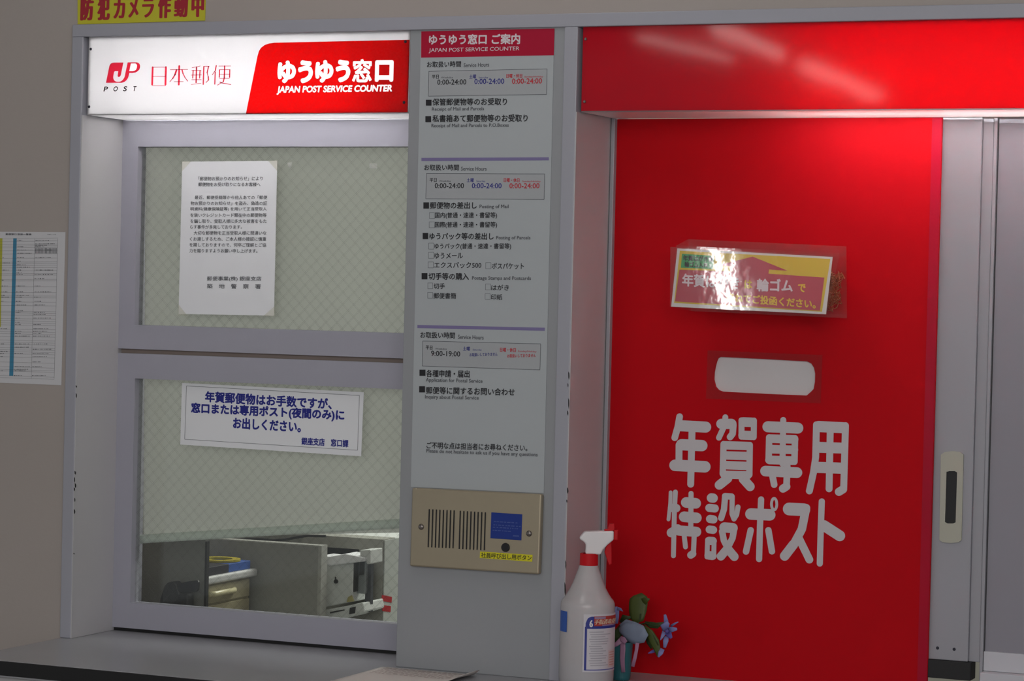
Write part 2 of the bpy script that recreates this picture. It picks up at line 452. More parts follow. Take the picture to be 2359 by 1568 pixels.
# ------------------------------------------------------------------ counter
yF = atz(240, 1543, ZC).y
xcl = X(144, 1467) 
xcl = X(144, 1467, 0)
CTOP = mat('grey_counter_laminate', '#a0a0a5', .27, var=.06, scale=5, bump=.05, bscale=200)
ct = thing('counter', (0, yF / 2, 0), 'grey laminate counter with black front edge below both windows', 'counter')
b = MB(); b.box(xcl, XR, yF, .25, ZC - .03, ZC); b.build('counter_top', CTOP, ct, bevel=.001)
b = MB(); b.box(xcl, XR, yF - .004, yF - .0002, ZC - .026, ZC - .0005); b.build('edge_band', BLACK, ct, bevel=.001)
b = MB(); b.box(xcl + .01, XR, yF + .012, yF + .04, .0, ZC - .0305); b.box(xcl + .01, XR, yF + .04, .25, .0, .08); b.build('front_panel', mat('counter_front', '#b5b4b6', .5), ct)

# ================================================================== LAMP SIGNS
TUBE = glow('fluorescent_tube', (1, .98, .97), 84.0)
TUBE2 = glow('fluorescent_tube_right', (1, .98, .97), 104.0)
LETTER = glow('lit_white_letters', (1, .97, .97), 1.15)
WBOX = mat('white_lamp_box', '#e6e6e6', .7)
FACE = acrylic('white_sign_acrylic', (.72, .72, .74), (.92, .91, .92), .64, .15)
DIFF = acrylic('white_diffuser', (.7, .7, .7), (.97, .96, .96), .9, .3)
REDFACE = acrylic('red_sign_acrylic', (.52, .008, .022), (.95, .0012, .004), .27, .05, wave=.016, wscale=5, ior=1.30)
REDFILM = film('red_sign_film', (.62, .0, .010), .025, .15)
INKFILM = film('red_logo_film', (.30, .006, .018), .02, .2)
def lamp_box(root, x0, x1, face_m, tubes, tube_m, depth):
    yf = .004
    b = MB(); b.box(x0, x1, yf, yf + .004, z_s0 + .0015, z_s1); f = b.build('face_panel', face_m, root)
    b = MB(); b.box(x0, x1, yf + .0002, depth, z_s0 - .0005, z_s0 + .0015); b.build('diffuser', DIFF, root)
    t = .004
    b = MB()
    b.box(x0, x1, depth, depth + t, z_s0 + .002, z_s1)
    b.box(x0, x0 + t, yf + .0042, depth, z_s0 + .002, z_s1); b.box(x1 - t, x1, yf + .0042, depth, z_s0 + .002, z_s1)
    b.box(x0, x1, yf + .0042, depth, z_s1 - t, z_s1)
    b.build('lamp_housing', WBOX, root)
    for a, c, y, z in tubes:
        b = MB(); b.cyl((a, y, z), (c, y, z), .0125, n=16); b.build('fluorescent_tube', tube_m, root)
    return f
# left sign ---------------------------------------------------------
sx0, sx1 = X(200.5, 170), X(941.5, 170)
sg = thing('lamp_sign', ((sx0 + sx1) / 2, .02, z_s0), 'glowing white and red lamp sign above the service window', 'sign')
lamp_box(sg, sx0, sx1, FACE, [(sx0 + .045, sx1 - .085, .078, z_s0 + .038)], TUBE, .136)
PF = plane_y(.004)
zl = zoomed(0, 0, 3.37)
b = MB()
arc = [(567, 262.3), (593.5, 130.5)]
arc += [(597, 118), (602, 110), (610, 104), (620, 100.3), (632, 98.5), (944, 91.6), (942, 170), (939.5, 258.6)]
b.prism([PF(p) + Vector((0, -.0004, 0)) for p in arc], (0, -.0006, 0)); rp = b.build('red_panel', REDFILM, sg)
rp['label'] = 'red translucent panel'
zr = zoomed(620, 120, 7.1485)
b = MB()
for s, l, r, hh, bo in (('ゆ', (140, 515), (445, 515), 375, .06), ('う', (475, 515), (725, 515), 382, .065), ('ゆ', (760, 508), (1062, 508), 375, .06),
                        ('う', (1095, 500), (1340, 500), 375, .065), ('窓', (1370, 500), (1695, 500), 385, .03), ('口', (1745, 490), (2050, 490), 355, .06)):
    text(b, s, zr(*l), zr(*r), hh / 7.1485, PF, bo, .0016, res=6)
text(b, 'JAPAN POST SERVICE COUNTER', zr(135, 705), zr(2033, 683), 145 / 7.1485, PF, .045, .0016, shear=.12, res=5)
b.build('lettering', LETTER, sg, keep=True)['label'] = 'white glowing letters'
# mark at the left of the sign
zj = zoomed(225, 125, 15.683)
b = MB(); n_ = Vector((0, -.0006, 0))
def poly(mb, pts, zf, pf, lift=.001):
    P = [pf(zf(*p)) + Vector((0, -lift, 0)) for p in pts]
    es = []
    vs = [mb.bm.verts.new(p) for p in P]
    es = [mb.bm.edges.new((vs[i], vs[(i + 1) % len(vs)])) for i in range(len(vs))]
    bmesh.ops.triangle_fill(mb.bm, use_beauty=True, edges=es)
poly(b, [(312, 1030), (430, 450), (445, 400), (480, 345), (530, 315), (600, 302), (940, 300), (850, 740), (838, 775), (815, 805), (785, 822), (755, 818), (735, 795), (735, 760), (755, 612), (640, 610), (612, 630), (598, 665), (575, 800), (575, 860), (590, 915), (625, 960), (680, 990), (760, 998), (830, 985), (890, 955), (935, 905), (970, 850), (990, 800),
         (1095, 295), (1420, 293), (1480, 310), (1525, 355), (1548, 420), (1540, 490), (1510, 560), (1450, 620), (1370, 660), (1280, 675), (1160, 675), (1120, 820), (1090, 880), (1040, 950), (970, 1000), (880, 1030)], zj, PF, .0012)
b.build('logo_mark', INKFILM, sg, keep=True)
b = MB()
poly(b, [(1215, 335), (1375, 333), (1420, 360), (1440, 410), (1430, 490), (1400, 560), (1340, 600), (1280, 612), (1160, 612)], zj, PF, .0016)
b.build('logo_counter', LETTER, sg, keep=True)
b = MB()
for s, a, c, hh in (('P', (235, 1345), (375, 1345), 178), ('O', (580, 1340), (735, 1340), 180), ('S', (940, 1335), (1065, 1335), 178), ('T', (1285, 1330), (1400, 1330), 175)):
    text(b, s, zj(*a), zj(*c), hh / 15.683, PF, .03, .001, shear=.22, res=5)
b.build('small_lettering', film('grey_red_letter_film', (.25, .08, .10), .02, .2), sg, keep=True)
zk = zoomed(335, 135, 10.7227)
b = MB()
def k(w, *pts): stroke(b, [zk(*p) for p in pts], w / 10.7227, PF, .0008, n=5)
H_ = 13
for st_ in [(44, (185, 215), (172, 640)), (46, (512, 212), (500, 640)), (H_, (190, 215), (510, 212)), (H_, (185, 440), (505, 438)), (H_, (175, 668), (500, 668)),
            (44, (842, 185), (830, 640)), (H_, (620, 275), (1050, 270)), (40, (775, 280), (735, 400)), (30, (735, 400), (680, 490)), (16, (680, 490), (610, 570)), (28, (910, 275), (935, 370)), (22, (935, 370), (985, 470)), (18, (985, 470), (1050, 555)), (H_, (715, 570), (940, 568)),
            (H_, (1160, 222), (1280, 205), (1360, 182)), (32, (1270, 210), (1258, 590)), (H_, (1150, 290), (1380, 288)), (26, (1185, 300), (1175, 480)), (26, (1355, 298), (1345, 480)), (H_, (1140, 408), (1390, 405)), (H_, (1150, 522), (1385, 520)), (H_, (1140, 640), (1380, 608)),
            (30, (1450, 200), (1435, 635)), (H_, (1450, 192), (1580, 188)), (26, (1568, 195), (1530, 350)), (18, (1530, 350), (1560, 450)), (30, (1560, 450), (1565, 530)), (18, (1565, 530), (1505, 590)),
            (28, (1757, 175), (1735, 290)), (16, (1735, 290), (1660, 400)), (28, (1732, 330), (1720, 630)), (H_, (1820, 185), (2115, 183)), (32, (1965, 185), (1955, 480)), (30, (1955, 480), (1930, 570)), (16, (1930, 570), (1790, 655)), (H_, (1830, 275), (2100, 272)), (26, (1840, 285), (1830, 460)), (26, (2092, 280), (2085, 460)), (H_, (1835, 385), (2090, 383)), (H_, (1835, 490), (2085, 488)), (24, (1850, 580), (1885, 600)), (18, (1885, 600), (2115, 640))]:
    k(*st_)
b.build('company_lettering', INKFILM, sg, keep=True)['label'] = 'thin red brush lettering'
for px, py in ((209, 113), (205, 245.7), (934, 96), (930.6, 235.7)): screw(px, py, .003, .0028, sg, DARKMETAL)
# right sign ---------------------------------------------------------
rx0, rx1 = X(1339, 170), XR - .6
rs = thing('lamp_sign', ((rx0 + rx1) / 2, .02, z_s0), 'plain red lamp sign above the red posting board', 'sign')
rs_len = X(2330, 170) 
lamp_box(rs, rx0, rx1, REDFACE, [(X(1830, 170), X(2380, 170) + .25, .085, z_s0 + .035)], TUBE2, .168)
for px, py in ((1349, 90), (1346.5, 234)): screw(px, py, .003, .0028, rs, SCREW)

# ================================================================== RED BOARD
PB = plane_y(YB); zs = zoomed(1500, 520, 3.646)
bd = thing('posting_board', (X(1780, 1500, YB), YB, ZC), 'tall red board with posting slot and white lettering', 'board')
bx0, bx1 = X(1401.5, 850, YB), X(2155.5, 850, YB); bz0, bz1 = ZC + .0006, z_s0 - .001
V = lambda x, z: Vector((x, YB, z))
hole = [(580, 1100), (950, 1118), (1310, 1138), (1345, 1155), (1368, 1190), (1378, 1240), (1376, 1310), (1365, 1370), (1335, 1400), (1305, 1425), (950, 1410), (600, 1392), (565, 1378), (540, 1350), (525, 1290), (528, 1230), (537, 1180), (548, 1140), (560, 1112)]
b = MB(); b.frame([V(bx0, bz0), V(bx1, bz0), V(bx1, bz1), V(bx0, bz1)], [PB(zs(*q)) for q in hole], (0, .005, 0))
b.build('board_panel', REDBOARD, bd)
b = MB(); c0 = PB(zs(500, 1080)); c1 = PB(zs(1400, 1450)); b.box(c0.x, c1.x, YB + .0052, YB + .0075, c1.z, c0.z)
b.build('slot_flap', mat('white_slot_flap', '#d6d2d4', .6), bd)
xt = X(2132.5, 850, YB)
b = MB(); b.box(xt, bx1 - .0005, YB - .0012, YB - .0001, bz0, bz1); b.build('edge_tape', REDTAPE, bd)
FILM = film('clear_film', (.93, .9, .9), .012, .1, bump=.4, bscale=30)
b = MB(); fr = [(475, 1045), (1440, 1085), (1425, 1490), (462, 1450)]
b.frame([PB(zs(*q)) + Vector((0, -.0006, 0)) for q in fr], [PB(zs(*q)) + Vector((0, -.0006, 0)) for q in hole], (0, -.0004, 0))
b.build('slot_film', FILM, bd)
zt = zoomed(1480, 930, 3.919); b = MB()
def t(w, *pts): stroke(b, [zt(*p) for p in pts], w / 3.919, PB, .0004, n=12)
for st_ in [
    (60, (337, 115), (320, 210), (293, 305)), (100, (350, 197), (572, 209)), (102, (355, 368), (538, 376)), (62, (332, 370), (331, 540)), (62, (450, 210), (437, 724)), (104, (296, 554), (565, 567)),
    (52, (750, 120), (745, 190), (692, 305)), (92, (714, 180), (805, 180)), (60, (822, 190), (815, 270), (793, 298)),
    (54, (896, 148), (896, 296)), (54, (1008, 150), (1006, 300)), (86, (912, 163), (990, 166)), (82, (908, 282), (988, 285)),
    (56, (733, 362), (725, 630)), (56, (970, 370), (966, 640)), (76, (742, 373), (955, 380)), (76, (740, 464), (955, 470)), (76, (738, 552), (955, 560)), (74, (740, 638), (950, 644)),
    (84, (770, 672), (695, 732)), (84, (912, 678), (972, 745)),
    (100, (1134, 206), (1403, 218)), (54, (1272, 145), (1265, 540)), (58, (1145, 302), (1140, 510)), (58, (1378, 310), (1373, 522)), (78, (1158, 313), (1370, 320)), (78, (1152, 408), (1368, 414)), (78, (1148, 505), (1362, 512)),
    (96, (1112, 606), (1396, 620)), (60, (1175, 650), (1190, 728)), (60, (1308, 560), (1302, 735)), (74, (1300, 745), (1270, 764)),
    (100, (1592, 204), (1814, 215)), (98, (1585, 391), (1810, 399)), (100, (1570, 572), (1805, 580)), (62, (1572, 188), (1565, 480), (1545, 620), (1508, 785)), (62, (1697, 210), (1686, 766)), (62, (1834, 196), (1818, 760)), (74, (1812, 770), (1775, 793)),
    (34, (256, 798), (252, 900), (236, 1042)), (44, (299, 795), (290, 950), (281, 1370)), (76, (268, 938), (306, 940)), (84, (262, 1162), (320, 1128)), (46, (440, 808), (438, 1100)), (96, (397, 889), (482, 897)), (96, (378, 1018), (488, 1028)), (92, (330, 1142), (486, 1154)), (44, (376, 1170), (390, 1290)), (46, (470, 1150), (462, 1345)), (66, (455, 1352), (438, 1364)),
    (84, (624, 848), (640, 850)), (74, (606, 938), (654, 943)), (74, (612, 1038), (642, 1042)), (72, (608, 1133), (640, 1137)), (44, (590, 1225), (584, 1380)), (44, (648, 1228), (645, 1382)), (74, (604, 1235), (636, 1237)), (78, (600, 1366), (632, 1370)),
    (56, (748, 835), (738, 950), (712, 1030)), (58, (748, 832), (806, 836)), (46, (812, 840), (810, 990), (828, 1038), (852, 1000), (864, 930)),
    (92, (742, 1114), (816, 1120)), (58, (832, 1112), (815, 1210), (770, 1300)), (76, (765, 1310), (710, 1375)), (58, (720, 1150), (735, 1230), (775, 1310)), (78, (780, 1318), (830, 1378)),
    (104, (980, 993), (1150, 1001)), (56, (1072, 862), (1062, 1100), (1054, 1400)), (58, (978, 1140), (936, 1332)), (58, (1138, 1140), (1170, 1330)),
    (115, (1326, 948), (1458, 955)), (76, (1478, 940), (1440, 1130), (1370, 1260)), (86, (1365, 1268), (1285, 1372)), (70, (1420, 1225), (1508, 1405)),
    (56, (1620, 880), (1610, 1150), (1602, 1440)), (98, (1640, 1098), (1782, 1190))]:
    t(*st_)
el = [(1190 + 24 * math.cos(a * math.pi / 12), 904 + 52 * math.sin(a * math.pi / 12)) for a in range(25)]
t(25, *el)
b.build('lettering', mat('white_cut_letters', '#c9c4c8', .55), bd, keep=True)['label'] = 'thick round white letters'

# ------------------------------------------------------------------ card pocket with rubber bands
pb = (1951, 732); 
yBk = YB - .002
y_top, y_bot = YB - .075, YB - .124
pTL, pTR = at(*zs(215, 175), y_top), at(*zs(1560, 240), y_top)
pBR, pBL = at(*zs(1472, 748), y_bot), at(*zs(168, 684), y_bot)
zT = (pTL.z + pTR.z) / 2; zB = (pBL.z + pBR.z) / 2
nC = (pTR - pTL).cross(pBL - pTL).normalized()
if nC.dot(CAM - pTL) < 0: nC = -nC
PC = plane_n(pTL, nC)
holder = thing('card_pocket', ((pBL.x + pBR.x) / 2, (y_bot + yBk) / 2, zB), 'clear plastic pocket with red and yellow card on the red board', 'holder')
CLEAR = film('clear_plastic', (.97, .95, .95), .035, .07, bump=.25, bscale=18, haze=.03)
kTL, kTR = at(*zs(310, 112), yBk), at(*zs(1640, 172), yBk)
kBR, kBL = at(*zs(1645, 776), yBk), at(*zs(330, 715), yBk)
b = MB(); fTR = PC(zs(1585, 232)); fTL = PC(zs(212, 165)); fBR = PC(zs(1474, 748)); fBL = PC(zs(166, 682))
b.face([fTL, fTR, fBR, fBL]); b.face([fTR, kTR, kBR, fBR]); b.face([fBL, fBR, kBR, kBL]); b.face([fTL, fBL, kBL, kTL]); b.face([kTL, kTR, kBR, kBL]); b.face([fTL, fTR, kTR, kTL])
b.build('clear_case', CLEAR, holder)
def card(name, pts, m, lift):
    b = MB(); quad(b, [zs(*q) for q in pts], PC, lift); return b.build(name, m, holder, keep=True)
b = MB(); b.prism([PC(zs(*q)) + nC * .0006 for q in ((222, 192), (1526, 264), (1470, 744), (170, 680))], nC * .0006); cd = b.build('card', mat('card_white', '#d8d6d4', .5), holder)
CY = mat('card_yellow', '#d2b528', .5); CR = mat('card_red', '#b0364a', .5); CG = mat('card_green', '#2f9a55', .5)
b = MB(); quad(b, [zs(*q) for q in ((243, 212), (1507, 281), (1437, 724), (195, 650))], PC, .0015); b.build('yellow_field', CY, cd, keep=True)
b = MB(); P = [PC(zs(*q)) + nC * .0018 for q in ((240, 372), (686, 386), (690, 345), (560, 335), (855, 262), (1150, 381), (992, 370), (988, 405), (1457, 438), (1420, 716), (203, 638))]
vs = [b.bm.verts.new(p) for p in P]; bmesh.ops.triangle_fill(b.bm, use_beauty=True, edges=[b.bm.edges.new((vs[i], vs[(i + 1) % len(vs)])) for i in range(len(vs))])
b.build('red_arrow_field', CR, cd, keep=True)
b = MB(); quad(b, [zs(*q) for q in ((262, 238), (536, 256), (520, 366), (252, 355))], PC, .0018); b.build('green_tag', CG, cd, keep=True)
b = MB(); text(b, '年賀はがき用', zs(270, 297), zs(525, 310), 13, PC, .03, .0021); text(b, '輪ゴム入れ', zs(283, 349), zs(480, 358), 12.5, PC, .03, .0021)
b.build('dark_lettering', INK, cd, keep=True)
b = MB(); text(b, '年賀はがき', zs(262, 512), zs(742, 540), 30, PC, .03, .0021); b.build('white_lettering', INKWHITE, cd, keep=True); b = MB(); text(b, '輪ゴム', zs(888, 555), zs(1192, 562), 30, PC, .035, .0021)
b.build('white_lettering', INKWHITE, cd, keep=True)
b = MB(); text(b, 'は', zs(785, 530), zs(850, 534), 20, PC, .04, .0021); text(b, 'で', zs(1235, 560), zs(1300, 563), 19, PC, .04, .0021)
text(b, '束ねてご投函ください。', zs(630, 640), zs(1385, 702), 21, PC, .03, .0021)
b.build('yellow_lettering', INKYEL, cd, keep=True)
b = MB(); b.face([PC(zs(*q)) + nC * .0032 for q in ((166, 184), (1530, 258), (1476, 750), (163, 686))]); b.build('front_film', film('shiny_laminate', (.97, .96, .96), .075, .06, bump=.13, bscale=24, haze=.05), holder, keep=True)
# rubber bands lying in the pocket
b = MB(); cx0 = (pBL.x + .05); cx1 = pBR.x - .001
for i in range(420):
    c = Vector((cx0 + (cx1 - cx0) * random.random() ** .4, 0, 0)); q = random.random()
    hgt = random.uniform(.008, .075) * (.55 + .45 * (c.x - cx0) / (cx1 - cx0)); c.z = zB + hgt
    lo_y = y_bot + (y_top - y_bot) * (hgt / (zT - zB)) + .012
    c.y = random.uniform(lo_y, yBk - .012)
    ax = Vector((random.uniform(-1, 1), random.uniform(-1, 1), random.uniform(-1, 1))).normalized(); u = ax.orthogonal().normalized(); w = ax.cross(u)
    r1, r2 = random.uniform(.006, .011), random.uniform(.003, .008)
    pth = [c + u * math.cos(a * math.pi / 6) * r1 + w * math.sin(a * math.pi / 6) * r2 for a in range(12)]
    pth = [Vector((min(p.x, pBR.x - .002), min(max(p.y, y_bot + (y_top - y_bot) * max(0, (p.z - zB)) / (zT - zB) + .004), yBk - .002), max(p.z, zB + .002))) for p in pth]
    b.tube(pth, .0007, 5, True)
tag(b.build('rubber_bands', mat('brown_rubber', '#9a4f22', .5, var=.3, scale=50)), 'tangle of brown rubber bands inside the clear card pocket', 'rubber bands', kind='stuff')

# ================================================================== PAPERS AND POSTERS
def sheet(name, pts, y, m, label, cat, th=.0006):
    P = [at(p[0], p[1], y) for p in pts]
    c = sum(P, Vector()) / len(P); r = thing(name, (c.x, y, min(p.z for p in P)), label, cat)
    b = MB(); b.prism(P, (0, -th, 0)); b.build('sheet', m, r)
    return r
# yellow camera warning --------------------------------------------------
zy = zoomed(170, 0, 7.372)
ys = sheet('warning_sign', [(180, -26), (475.5, -36), (472.8, 47.5), (180, 56.3)], -.0001, mat('yellow_plate', '#c6c02e', .5, var=.04), 'yellow warning sign with red letters above the left lamp sign', 'sign', .002)
b = MB(); py_ = plane_y(-.0022)
for i, s in enumerate('防犯カメラ作動中'):
    xs = ((110, 335), (398, 612), (672, 870), (925, 1100), (1158, 1362), (1425, 1650), (1700, 1935), (1995, 2212))[i]
    bt = (350, 345, 318, 300, 300, 312, 298, 292)[i]; tp = 405
    text(b, s, zy(xs[0], bt), zy(xs[1], bt - 5), ({'カ': 338, 'メ': 325, 'ラ': 318}.get(s, tp)) / 7.372, py_, .05, .0004, hbold=.02)
b.build('lettering', mat('crimson_ink', '#a3202f', .55), ys, keep=True)['label'] = 'bold red letters'
# long table on the left wall ---------------------------------------------
zt2 = zoomed(0, 520, 4.126)
ts = sheet('timetable_sheet', [(-96, 533), (151, 534.5), (141.5, 887), (-106, 877)], -.0002, mat('grey_white_paper', '#cfced2', .6, var=.02), 'white sheet with a dense ruled table on the beige wall', 'notice')
PT = plane_y(-.0008)
ex = lambda x, y: x + (y - 120) * -.0255       # columns follow the upright edges
b = MB(); quad(b, [zt2(ex(127, 118), 118), zt2(ex(160, 118), 118), zt2(ex(160, 1425), 1425), zt2(ex(122, 1425), 1425)], PT); b.build('blue_column', mat('table_blue', '#3c83a5', .6), ts, keep=True)
b = MB(); quad(b, [zt2(-20, 117), zt2(24, 118), zt2(8, 960), zt2(-30, 958)], PT); b.build('yellow_column', mat('table_yellow', '#b3b23c', .6), ts, keep=True)
b = MB(); rows = [122, 148, 178, 192, 207, 237, 268, 310, 345, 360, 378, 400, 428, 455, 470, 510, 525, 580, 635, 668, 685, 725, 760, 815, 830, 850, 885, 905, 925, 945, 985, 1010, 1030, 1055, 1090, 1110, 1130, 1160, 1180, 1200, 1220, 1250, 1300, 1345, 1370, 1385, 1430, 1450]
for i, y in enumerate(rows):
    d = (y - 700) * 5e-5
    line(b, zt2(-380, y - 5 - 920 * d * .5), zt2(ex(550, y), y + 550 * d * .4), .32, PT, .0005)
for x in (550, 332, -150): line(b, zt2(ex(x, 122), 122), zt2(ex(x, 1450), 1450), .4, PT, .0005)
b.build('table_lines', INKGREY, ts, keep=True)
b = MB()
text(b, '郵便窓口 取扱一覧表', zt2(55, 88), zt2(300, 90), 4.2, PT, .03, .0005); b.build('heading', INKGREY, ts, keep=True); b = MB(); text(b, '平成二十年', zt2(450, 86), zt2(535, 86), 2.2, PT, 0, .0005); b.build('date_line', INKGREY, ts, keep=True); b = MB()
for c0, c1, top in ((30, 118, .35), (168, 322, .75), (340, 540, .6)):
    for y in rows[1:-1]:
        if random.random() < top:
            x = c0; e = c0 + (c1 - c0) * random.uniform(.2, .95)
            while x < e:
                w = random.uniform(3, 12)
                line(b, zt2(ex(x, y), y - 8), zt2(ex(x + w, y), y - 8), random.uniform(.8, 1.7), PT, .0005); x += w + random.uniform(2, 9)
b.build('table_print', INKGREY, ts, keep=True); b = MB()
for x in range(344, 545, 13): line(b, zt2(ex(x, 237), 210), zt2(ex(x, 237), 262), 1.2, PT, .0005)
b.build('print_block', INKGREY, ts, keep=True)
# notice on the upper pane --------------------------------------------------
yP = YG - .0008; za = zoomed(380, 340, 3.408); PA = plane_y(yP - .0006)
a4 = sheet('notice', [za(137, 110), za(882, 103), za(857, 1318), za(108, 1305)], yP, WHITE, 'white typed notice taped to the upper window pane', 'notice')
b = MB()
for s, l, r, h_ in (('「郵便物お預かりのお知らせ」により', (262, 260), (768, 258), 32), ('郵便物をお受け取りになるお客様へ', (262, 305), (750, 305), 32),
    ('最近、郵便受箱等から他人あての「郵便', (234, 406), (803, 406), 30), ('物お預かりのお知らせ」を盗み、偽造の証', (202, 452), (802, 452), 31), ('明資料(健康保険証等) を用いて正当受取人', (200, 499), (800, 499), 32),
    ('を装いクレジットカード類在中の郵便物等', (200, 545), (798, 545), 31), ('を騙し取り、受取人様に多大な被害をもた', (200, 592), (798, 592), 31), ('らす事件が多発しております。', (198, 638), (605, 638), 31),
    ('大切な郵便物を正当受取人様に間違いな', (226, 685), (797, 685), 31), ('くお渡しするため、ご本人様の確認に慎重', (195, 732), (795, 733), 31), ('を期しておりますので、何卒ご理解とご協', (193, 778), (795, 780), 31), ('力を賜りますようお願い申し上げます。', (192, 824), (727, 826), 31),
    ('郵便事業(株) 銀座支店', (330, 1050), (757, 1050), 40), ('築　地　警　察　署', (330, 1105), (752, 1108), 37)):
    text(b, s, za(*l), za(*r), h_ / 3.408, PA, .012, .0003, res=2)
b.build('lettering', INKGREY, a4, keep=True)
TAPE = film('clear_tape', (.985, .98, .945), .03, .25, haze=.08)
for q in (((128, 100), (205, 108), (130, 190)), ((890, 95), (812, 104), (884, 185)), ((103, 1225), (180, 1322), (100, 1318)), ((866, 1240), (862, 1326), (775, 1320))):
    b = MB(); b.prism([PA(za(*p)) + Vector((0, -.0004, 0)) for p in q], (0, -.0002, 0)); b.build('corner_tape', TAPE, a4)
for q, lab in ((((958, 118), (1000, 112), (990, 160), (970, 152)), 'torn scrap of clear tape right of the typed notice'), (((1603, 122), (1665, 120), (1668, 166), (1608, 160)), 'torn scrap of clear tape near the right of the pane')):
    b = MB(); b.prism([PA(za(*p)) for p in q], (0, -.0002, 0)); tag(b.build('tape_scrap', film('torn_tape', (.95, .95, .93), .05, .3, haze=.22) if 'right of the typed' in lab else bpy.data.materials['torn_tape']), lab, 'tape')
# notice on the lower pane --------------------------------------------------
zn = zoomed(150, 740, 2.949)
n2 = sheet('notice', [zn(795, 418), zn(2030, 481), zn(2012, 916), zn(783, 836)], yP, WHITE, 'wide white notice with blue writing on the lower pane', 'notice')
b = MB()
for s, l, r, h_ in (('年賀郵便物はお手数ですが、', (950, 548), (1812, 600), 76), ('窓口または専用ポスト(夜間のみ)に', (855, 632), (1897, 684), 82), ('お出しください。', (1140, 728), (1602, 756), 78)):
    text(b, s, zn(*l), zn(*r), h_ / 2.949, PA, .038, .0003)
text(b, '銀座支店　窓口課', zn(1605, 838), zn(1925, 856), 52 / 2.949, PA, .03, .0003)
b.build('lettering', INKBLUE, n2, keep=True)['label'] = 'blue lettering'
b = MB(); c4 = [(825, 438), (2000, 503), (1987, 875), (813, 800)]
for p, q in zip(c4, c4[1:] + c4[:1]): line(b, zn(*p), zn(*q), .8, PA)
b.build('border_line', INKGREY, n2, keep=True)

# hours poster on the pier ----------------------------------------------------
yQ = -.0002; PP = plane_y(yQ - .001)
po = sheet('hours_poster', [(970.5, 73), (1277.5, 66), (1253, 1135.5), (947, 1121)], yQ, POSTER, 'tall white service hours poster with red heading on the pier', 'poster', .001)
A_ = zoomed(920, 50, 4.48); B_ = zoomed(920, 360, 4.1275); C_ = zoomed(920, 740, 3.92)
b = MB(); quad(b, [(970.6, 72.5), (1277.6, 65.5), A_(1595, 346), A_(225, 371)], PP); b.build('heading_band', mat('heading_red', (.42, .006, .035), .55, spec=.2), po, keep=True)
b = MB(); text(b, 'ゆうゆう窓口 ご案内', A_(305, 240), A_(1247, 232), 108 / 4.48, PP, .035, .0006, res=4); text(b, 'JAPAN POST SERVICE COUNTER', A_(305, 326), A_(1240, 308), 52 / 4.48, PP, .012, .0006, shear=.05)
b.build('heading_lettering', INKWHITE, po, keep=True)
RULE = mat('purple_rule', '#7b719e', .6)
for zf, p, w in ((A_, ((228, 1421), (1543, 1414)), 7.2), (C_, ((163, 46), (1314, 71)), 7.2)):
    b = MB(); line(b, zf(*p[0]), zf(*p[1]), w, PP); b.build('rule', RULE, po, keep=True)
HB = []
BOXF = mat('hours_box_grey', '#a9acb0', .6)
for zf, q in ((A_, ((305, 512), (1525, 487), (1520, 750), (300, 768))), (B_, ((258, 163), (1383, 167), (1377, 410), (252, 403))), (C_, ((212, 177), (1277, 203), (1270, 437), (207, 403)))):
    b = MB(); quad(b, [zf(*p) for p in q], PP, .0002); hb = b.build('hours_box', BOXF, po, keep=True)
    b = MB()
    for p, r in zip(q, q[1:] + q[:1]): line(b, zf(*p), zf(*r), .9, PP, .0004)
    b.build('box_line', INKGREY, hb, keep=True); HB.append(hb)
K = MB(); KG = MB(); KB = MB(); KR = MB()
def tx(mb, zf, s, l, r, h_, bo=.02): text(mb, s, zf(*l), zf(*r), h_ / {id(A_): 4.48, id(B_): 4.1275, id(C_): 3.92}[id(zf)], PP, bo, .0006, res=2)
def sq(mb, zf, a, c): quad(mb, [zf(*a), zf(c[0], a[1]), zf(*c), zf(a[0], c[1])], PP, .0006)
def cb(zf, a, c):
    p = [a, (c[0], a[1]), c, (a[0], c[1])]
    for u, v in zip(p, p[1:] + p[:1]): line(KG, zf(*u), zf(*v), .6, PP, .0006)
PBLUE = mat('poster_blue', '#2a2d86', .6)
J = 'お取扱い時間'
tx(K, A_, J, (285, 474), (637, 467), 62, .015); tx(KG, A_, 'Service Hours', (665, 470), (926, 463), 42, .01)
tx(K, A_, '平日', (338, 590), (408, 588), 40, .015); tx(KG, A_, 'Weekday', (432, 590), (555, 588), 22, .0)
tx(K, A_, '0:00-24:00', (392, 652), (692, 649), 56, .015)
tx(KB, A_, '土曜', (722, 588), (793, 585), 42, .015); tx(KB, A_, 'Saturday', (820, 590), (917, 588), 22, 0); tx(KB, A_, '0:00-24:00', (775, 644), (1083, 641), 56, .015)
tx(KR, A_, '日曜・休日', (1105, 580), (1268, 578), 42, .015); tx(KR, A_, 'Sunday/Holiday', (1292, 581), (1485, 579), 22, 0); tx(KR, A_, '0:00-24:00', (1163, 642), (1473, 638), 56, .015)
sq(K, A_, (275, 805), (333, 866)); tx(K, A_, '保管郵便物等のお受取り', (342, 866), (1112, 861), 74); tx(KG, A_, 'Receipt of Mail and Parcels', (337, 930), (875, 924), 46, .01)
sq(K, A_, (270, 975), (329, 1037)); tx(K, A_, '私書箱あて郵便物等のお受取り', (342, 1037), (1325, 1032), 76); tx(KG, A_, 'Receipt of Mail and Parcels to P.O.Boxes', (332, 1100), (1130, 1094), 46, .01)
KB.build('blue_lettering', PBLUE, HB[0], keep=True)['label'] = 'blue lettering'; KR.build('red_lettering', INKRED, HB[0], keep=True)['label'] = 'red lettering'; KB = MB(); KR = MB()
tx(K, B_, J, (237, 134), (567, 134), 57, .015); tx(KG, B_, 'Service Hours', (588, 136), (830, 137), 38, .01)
